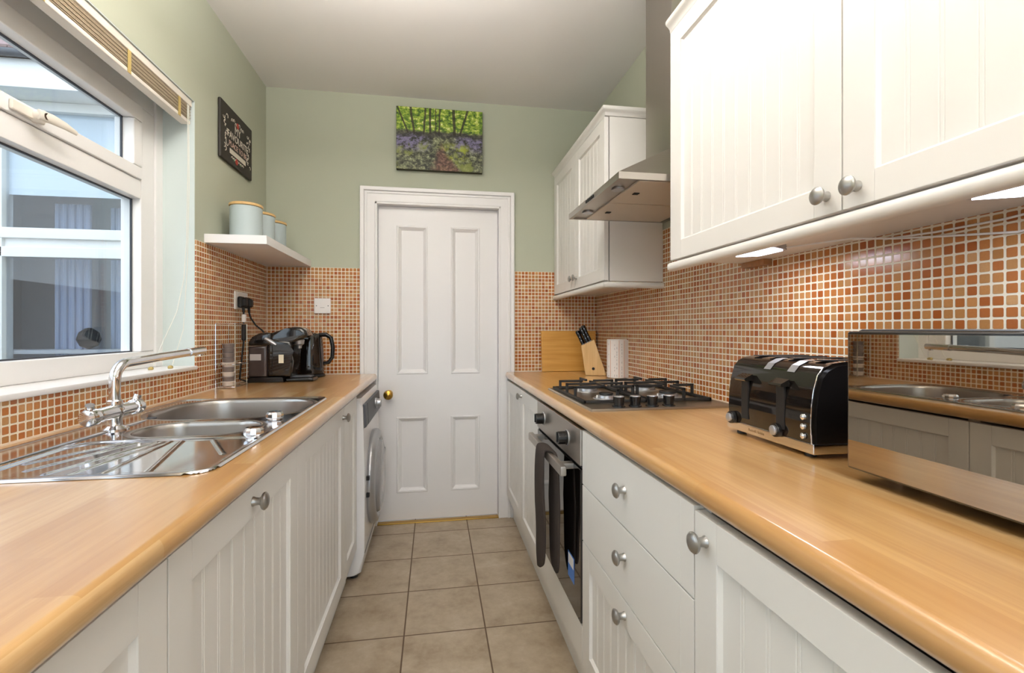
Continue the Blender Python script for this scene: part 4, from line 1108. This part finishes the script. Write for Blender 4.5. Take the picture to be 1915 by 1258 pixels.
# ------------------------------------------------------------------ venetian blind
r = thing('venetian_blind', (-.975, 1.08, 2.06), 'cream venetian blind pulled right up at the head of the window', 'blind')
ba, bb2 = WY0+.02, 2.072
link('headrail', B().box(-.990, -.950, ba, bb2, 2.034, 2.060, .003), M['blindwhite'], r)
b = B()
for k in range(13):
    z = 2.0310-k*.0040; dx = .0012*((k*7) % 3); b.prism([(-.988+dx, z-.0012), (-.972+dx, z+.0006), (-.954+dx, z-.0008), (-.954+dx, z-.0018), (-.972+dx, z-.0004), (-.988+dx, z-.0022)], 'y', ba+.006, bb2-.006)
link('slats', b, M['cream_blind'], r)
link('bottom_rail', B().box(-.987, -.953, ba+.005, bb2-.005, 1.963, 1.977, .003), M['blindwhite'], r)
b = B()
for yy in (1.98, 1.68, 1.34, .95, .55, .2): b.box(-.9515, -.9500, yy-.008, yy+.008, 1.962, 2.034)
link('ladder_tape', b, M['gold'], r)
b = B().tube([(-.949, 2.035, 2.03), (-.948, 2.036, 1.8), (-.950, 2.030, 1.5), (-.955, 2.02, 1.35), (-.965, 1.99, 1.22), (-.985, 1.93, 1.10), (-1.0, 1.90, 1.02)], .0013, 6).tube([(-.949, 2.044, 2.03), (-.948, 2.045, 1.7), (-.952, 2.04, 1.4), (-.962, 2.03, 1.15), (-.97, 1.97, 1.02)], .0013, 6)
link('pull_cord', b, M['cordm'], r)
b = B().lathe((-1.0, 1.895, 1.0125), (.3, -1, 0), [(.003, 0), (.0065, .006), (.0075, .022), (.002, .026)], 12).lathe((-.965, 1.955, 1.0125), (.2, -1, .0), [(.003, 0), (.0065, .006), (.0075, .022), (.002, .026)], 12)
link('cord_weights', b, M['gold'], r)

# ------------------------------------------------------------------ added fill lamps (out of view, above and behind the camera)
for (lx_, ly_), lb in zip(FILL_LAMPS, ('slim rectangular fill lamp added out of view over the middle of the galley', 'slim rectangular fill lamp added out of view at the near end of the galley')):
    r = thing('added_fill_lamp', (lx_, ly_, CEIL), lb, 'light', 'added fill lamps')
    link('frame', B().box(lx_-.27, lx_+.27, ly_-.37, ly_+.37, LZ-.022, LZ+.022, .006), M['gloss'], r)
    b = B()
    for yy in (ly_-.28, ly_+.28): b.cyl((lx_, yy, LZ+.02), (lx_, yy, CEIL), .002, 8)
    link('wires', b, M['silver'], r)
    link('ceiling_rose', B().box(lx_-.03, lx_+.03, ly_-.31, ly_+.31, CEIL-.02, CEIL-.0005, .004), M['gloss'], r)

# ================================================================== outside the window
g = link('ground', B().box(-6, XL-.245, -4, 3.2, -.2, -.12), M['patio']); g['kind'] = 'structure'
HY = 3.25
r = thing('house', (-2.6, HY, -.12), 'white rendered house end with a large window and tiled roof seen through the kitchen window', 'building')
wx0, wx1, wz0, wz1 = -3.15, -1.66, .62, 2.50
b = B(); b.box(-5.5, wx0, HY, HY+.25, -.12, 2.62).box(wx1, -1.2, HY, HY+.25, -.12, 2.62).box(wx0, wx1, HY, HY+.25, -.12, wz0).box(wx0, wx1, HY, HY+.25, wz1, 2.62)
link('wall', b, M['render'], r)
b = B(); f = .055
b.box(wx0, wx1, HY-.03, HY+.05, wz0, wz0+f, .004).box(wx0, wx1, HY-.03, HY+.05, wz1-f, wz1, .004).box(wx0, wx0+f, HY-.03, HY+.05, wz0+f, wz1-f, .004).box(wx1-f, wx1, HY-.03, HY+.05, wz0+f, wz1-f, .004)
b.box(-2.56, -2.49, HY-.03, HY+.05, wz0+f, wz1-f, .004)
b.box(wx0+f, wx1-f, HY-.035, HY+.05, 1.690, 1.752, .004).box(wx0+f, wx1-f, HY-.030, HY+.05, 1.580, 1.640, .004).box(wx0+f, wx1-f, HY-.01, HY+.05, 1.640, 1.690)
wf = link('window_frame', b, M['upvc'], r)
pg = glass('house_glass', (.93, .95, .97), 1.0)
link('pane', B().box(wx0+f, -2.56, HY+.0, HY+.006, 1.75, wz1-f).box(-2.49, wx1-f, HY, HY+.006, 1.75, wz1-f), pg, wf)
link('pane', B().box(wx0+f, -2.56, HY+.0, HY+.006, wz0+f, 1.585).box(-2.49, wx1-f, HY, HY+.006, wz0+f, 1.585), pg, wf)
link('sky_reflection_sheet', B().box(wx0+.06, wx1-.06, HY+.02, HY+.024, 1.955, wz1-.03), M['sky_sheet'], r)  # white sheet behind the upper panes, standing in for reflected sky
b = B(); b.box(wx0-.3, wx1+.3, HY+1.4, HY+1.45, -.1, 2.6).box(wx0-.35, wx0-.3, HY+.25, HY+1.45, -.1, 2.6).box(wx1+.3, wx1+.35, HY+.25, HY+1.45, -.1, 2.6).box(wx0-.3, wx1+.3, HY+.25, HY+1.45, -.15, -.1).box(wx0-.3, wx1+.3, HY+.25, HY+1.45, 2.6, 2.65)
link('inner_room', b, M['dim'], r)
b = B()
for k in range(9):
    b.cyl((-2.36+k*.022, HY+.2+.012*(k % 2), .6), (-2.36+k*.022, HY+.2+.012*(k % 2), 1.95), .014, 8)
for k in range(6):
    b.cyl((-2.08+k*.022, HY+.26+.012*(k % 2), .6), (-2.08+k*.022, HY+.26+.012*(k % 2), 1.95), .014, 8)
link('curtain', b, M['curtain'], r)
link('fascia', B().box(-5.5, -1.2, HY-.20, HY, 2.50, 2.66, .004), M['upvc'], r)
link('gutter', B().tube([(-5.5, HY-.235, 2.672), (-1.2, HY-.235, 2.672)], .022, 12), M['wmgrey'], r)
b = B()
for k in range(3):
    y = HY-.24+k*.15; zz = 2.695+k*.030
    for j in range(22):
        x = -5.5+j*.2+(.1 if k % 2 else 0); b.box(x, x+.194, y, y+.20, zz, zz+.016)
link('roof', b, M['rooftile'], r)
link('upper_wall', B().box(-5.5, -1.0, HY+.30, HY+.5, 2.66, 5.2), M['brick'], r)
r2 = B().lathe((-2.16, HY+.16, 1.03), (0, 0, 1), [(.004, 0), (.045, .02), (.062, .06), (.05, .105), (.02, .13), (.004, .135)], 20)
tag(link('vase', r2, M['mblack']), 'small dark rounded vase on the sill inside the house window outside', 'vase')
link('inner_sill', B().box(-3.0, -1.75, HY+.051, HY+.22, 1.005, 1.029, .003), M['dim'], r)
tag(link('garden_wall', B().box(-4.8, -4.5, -3.5, 3.2, -.12, 1.7, .01), M['fence']), 'grey garden wall across the yard, mirrored in the house window', 'wall')
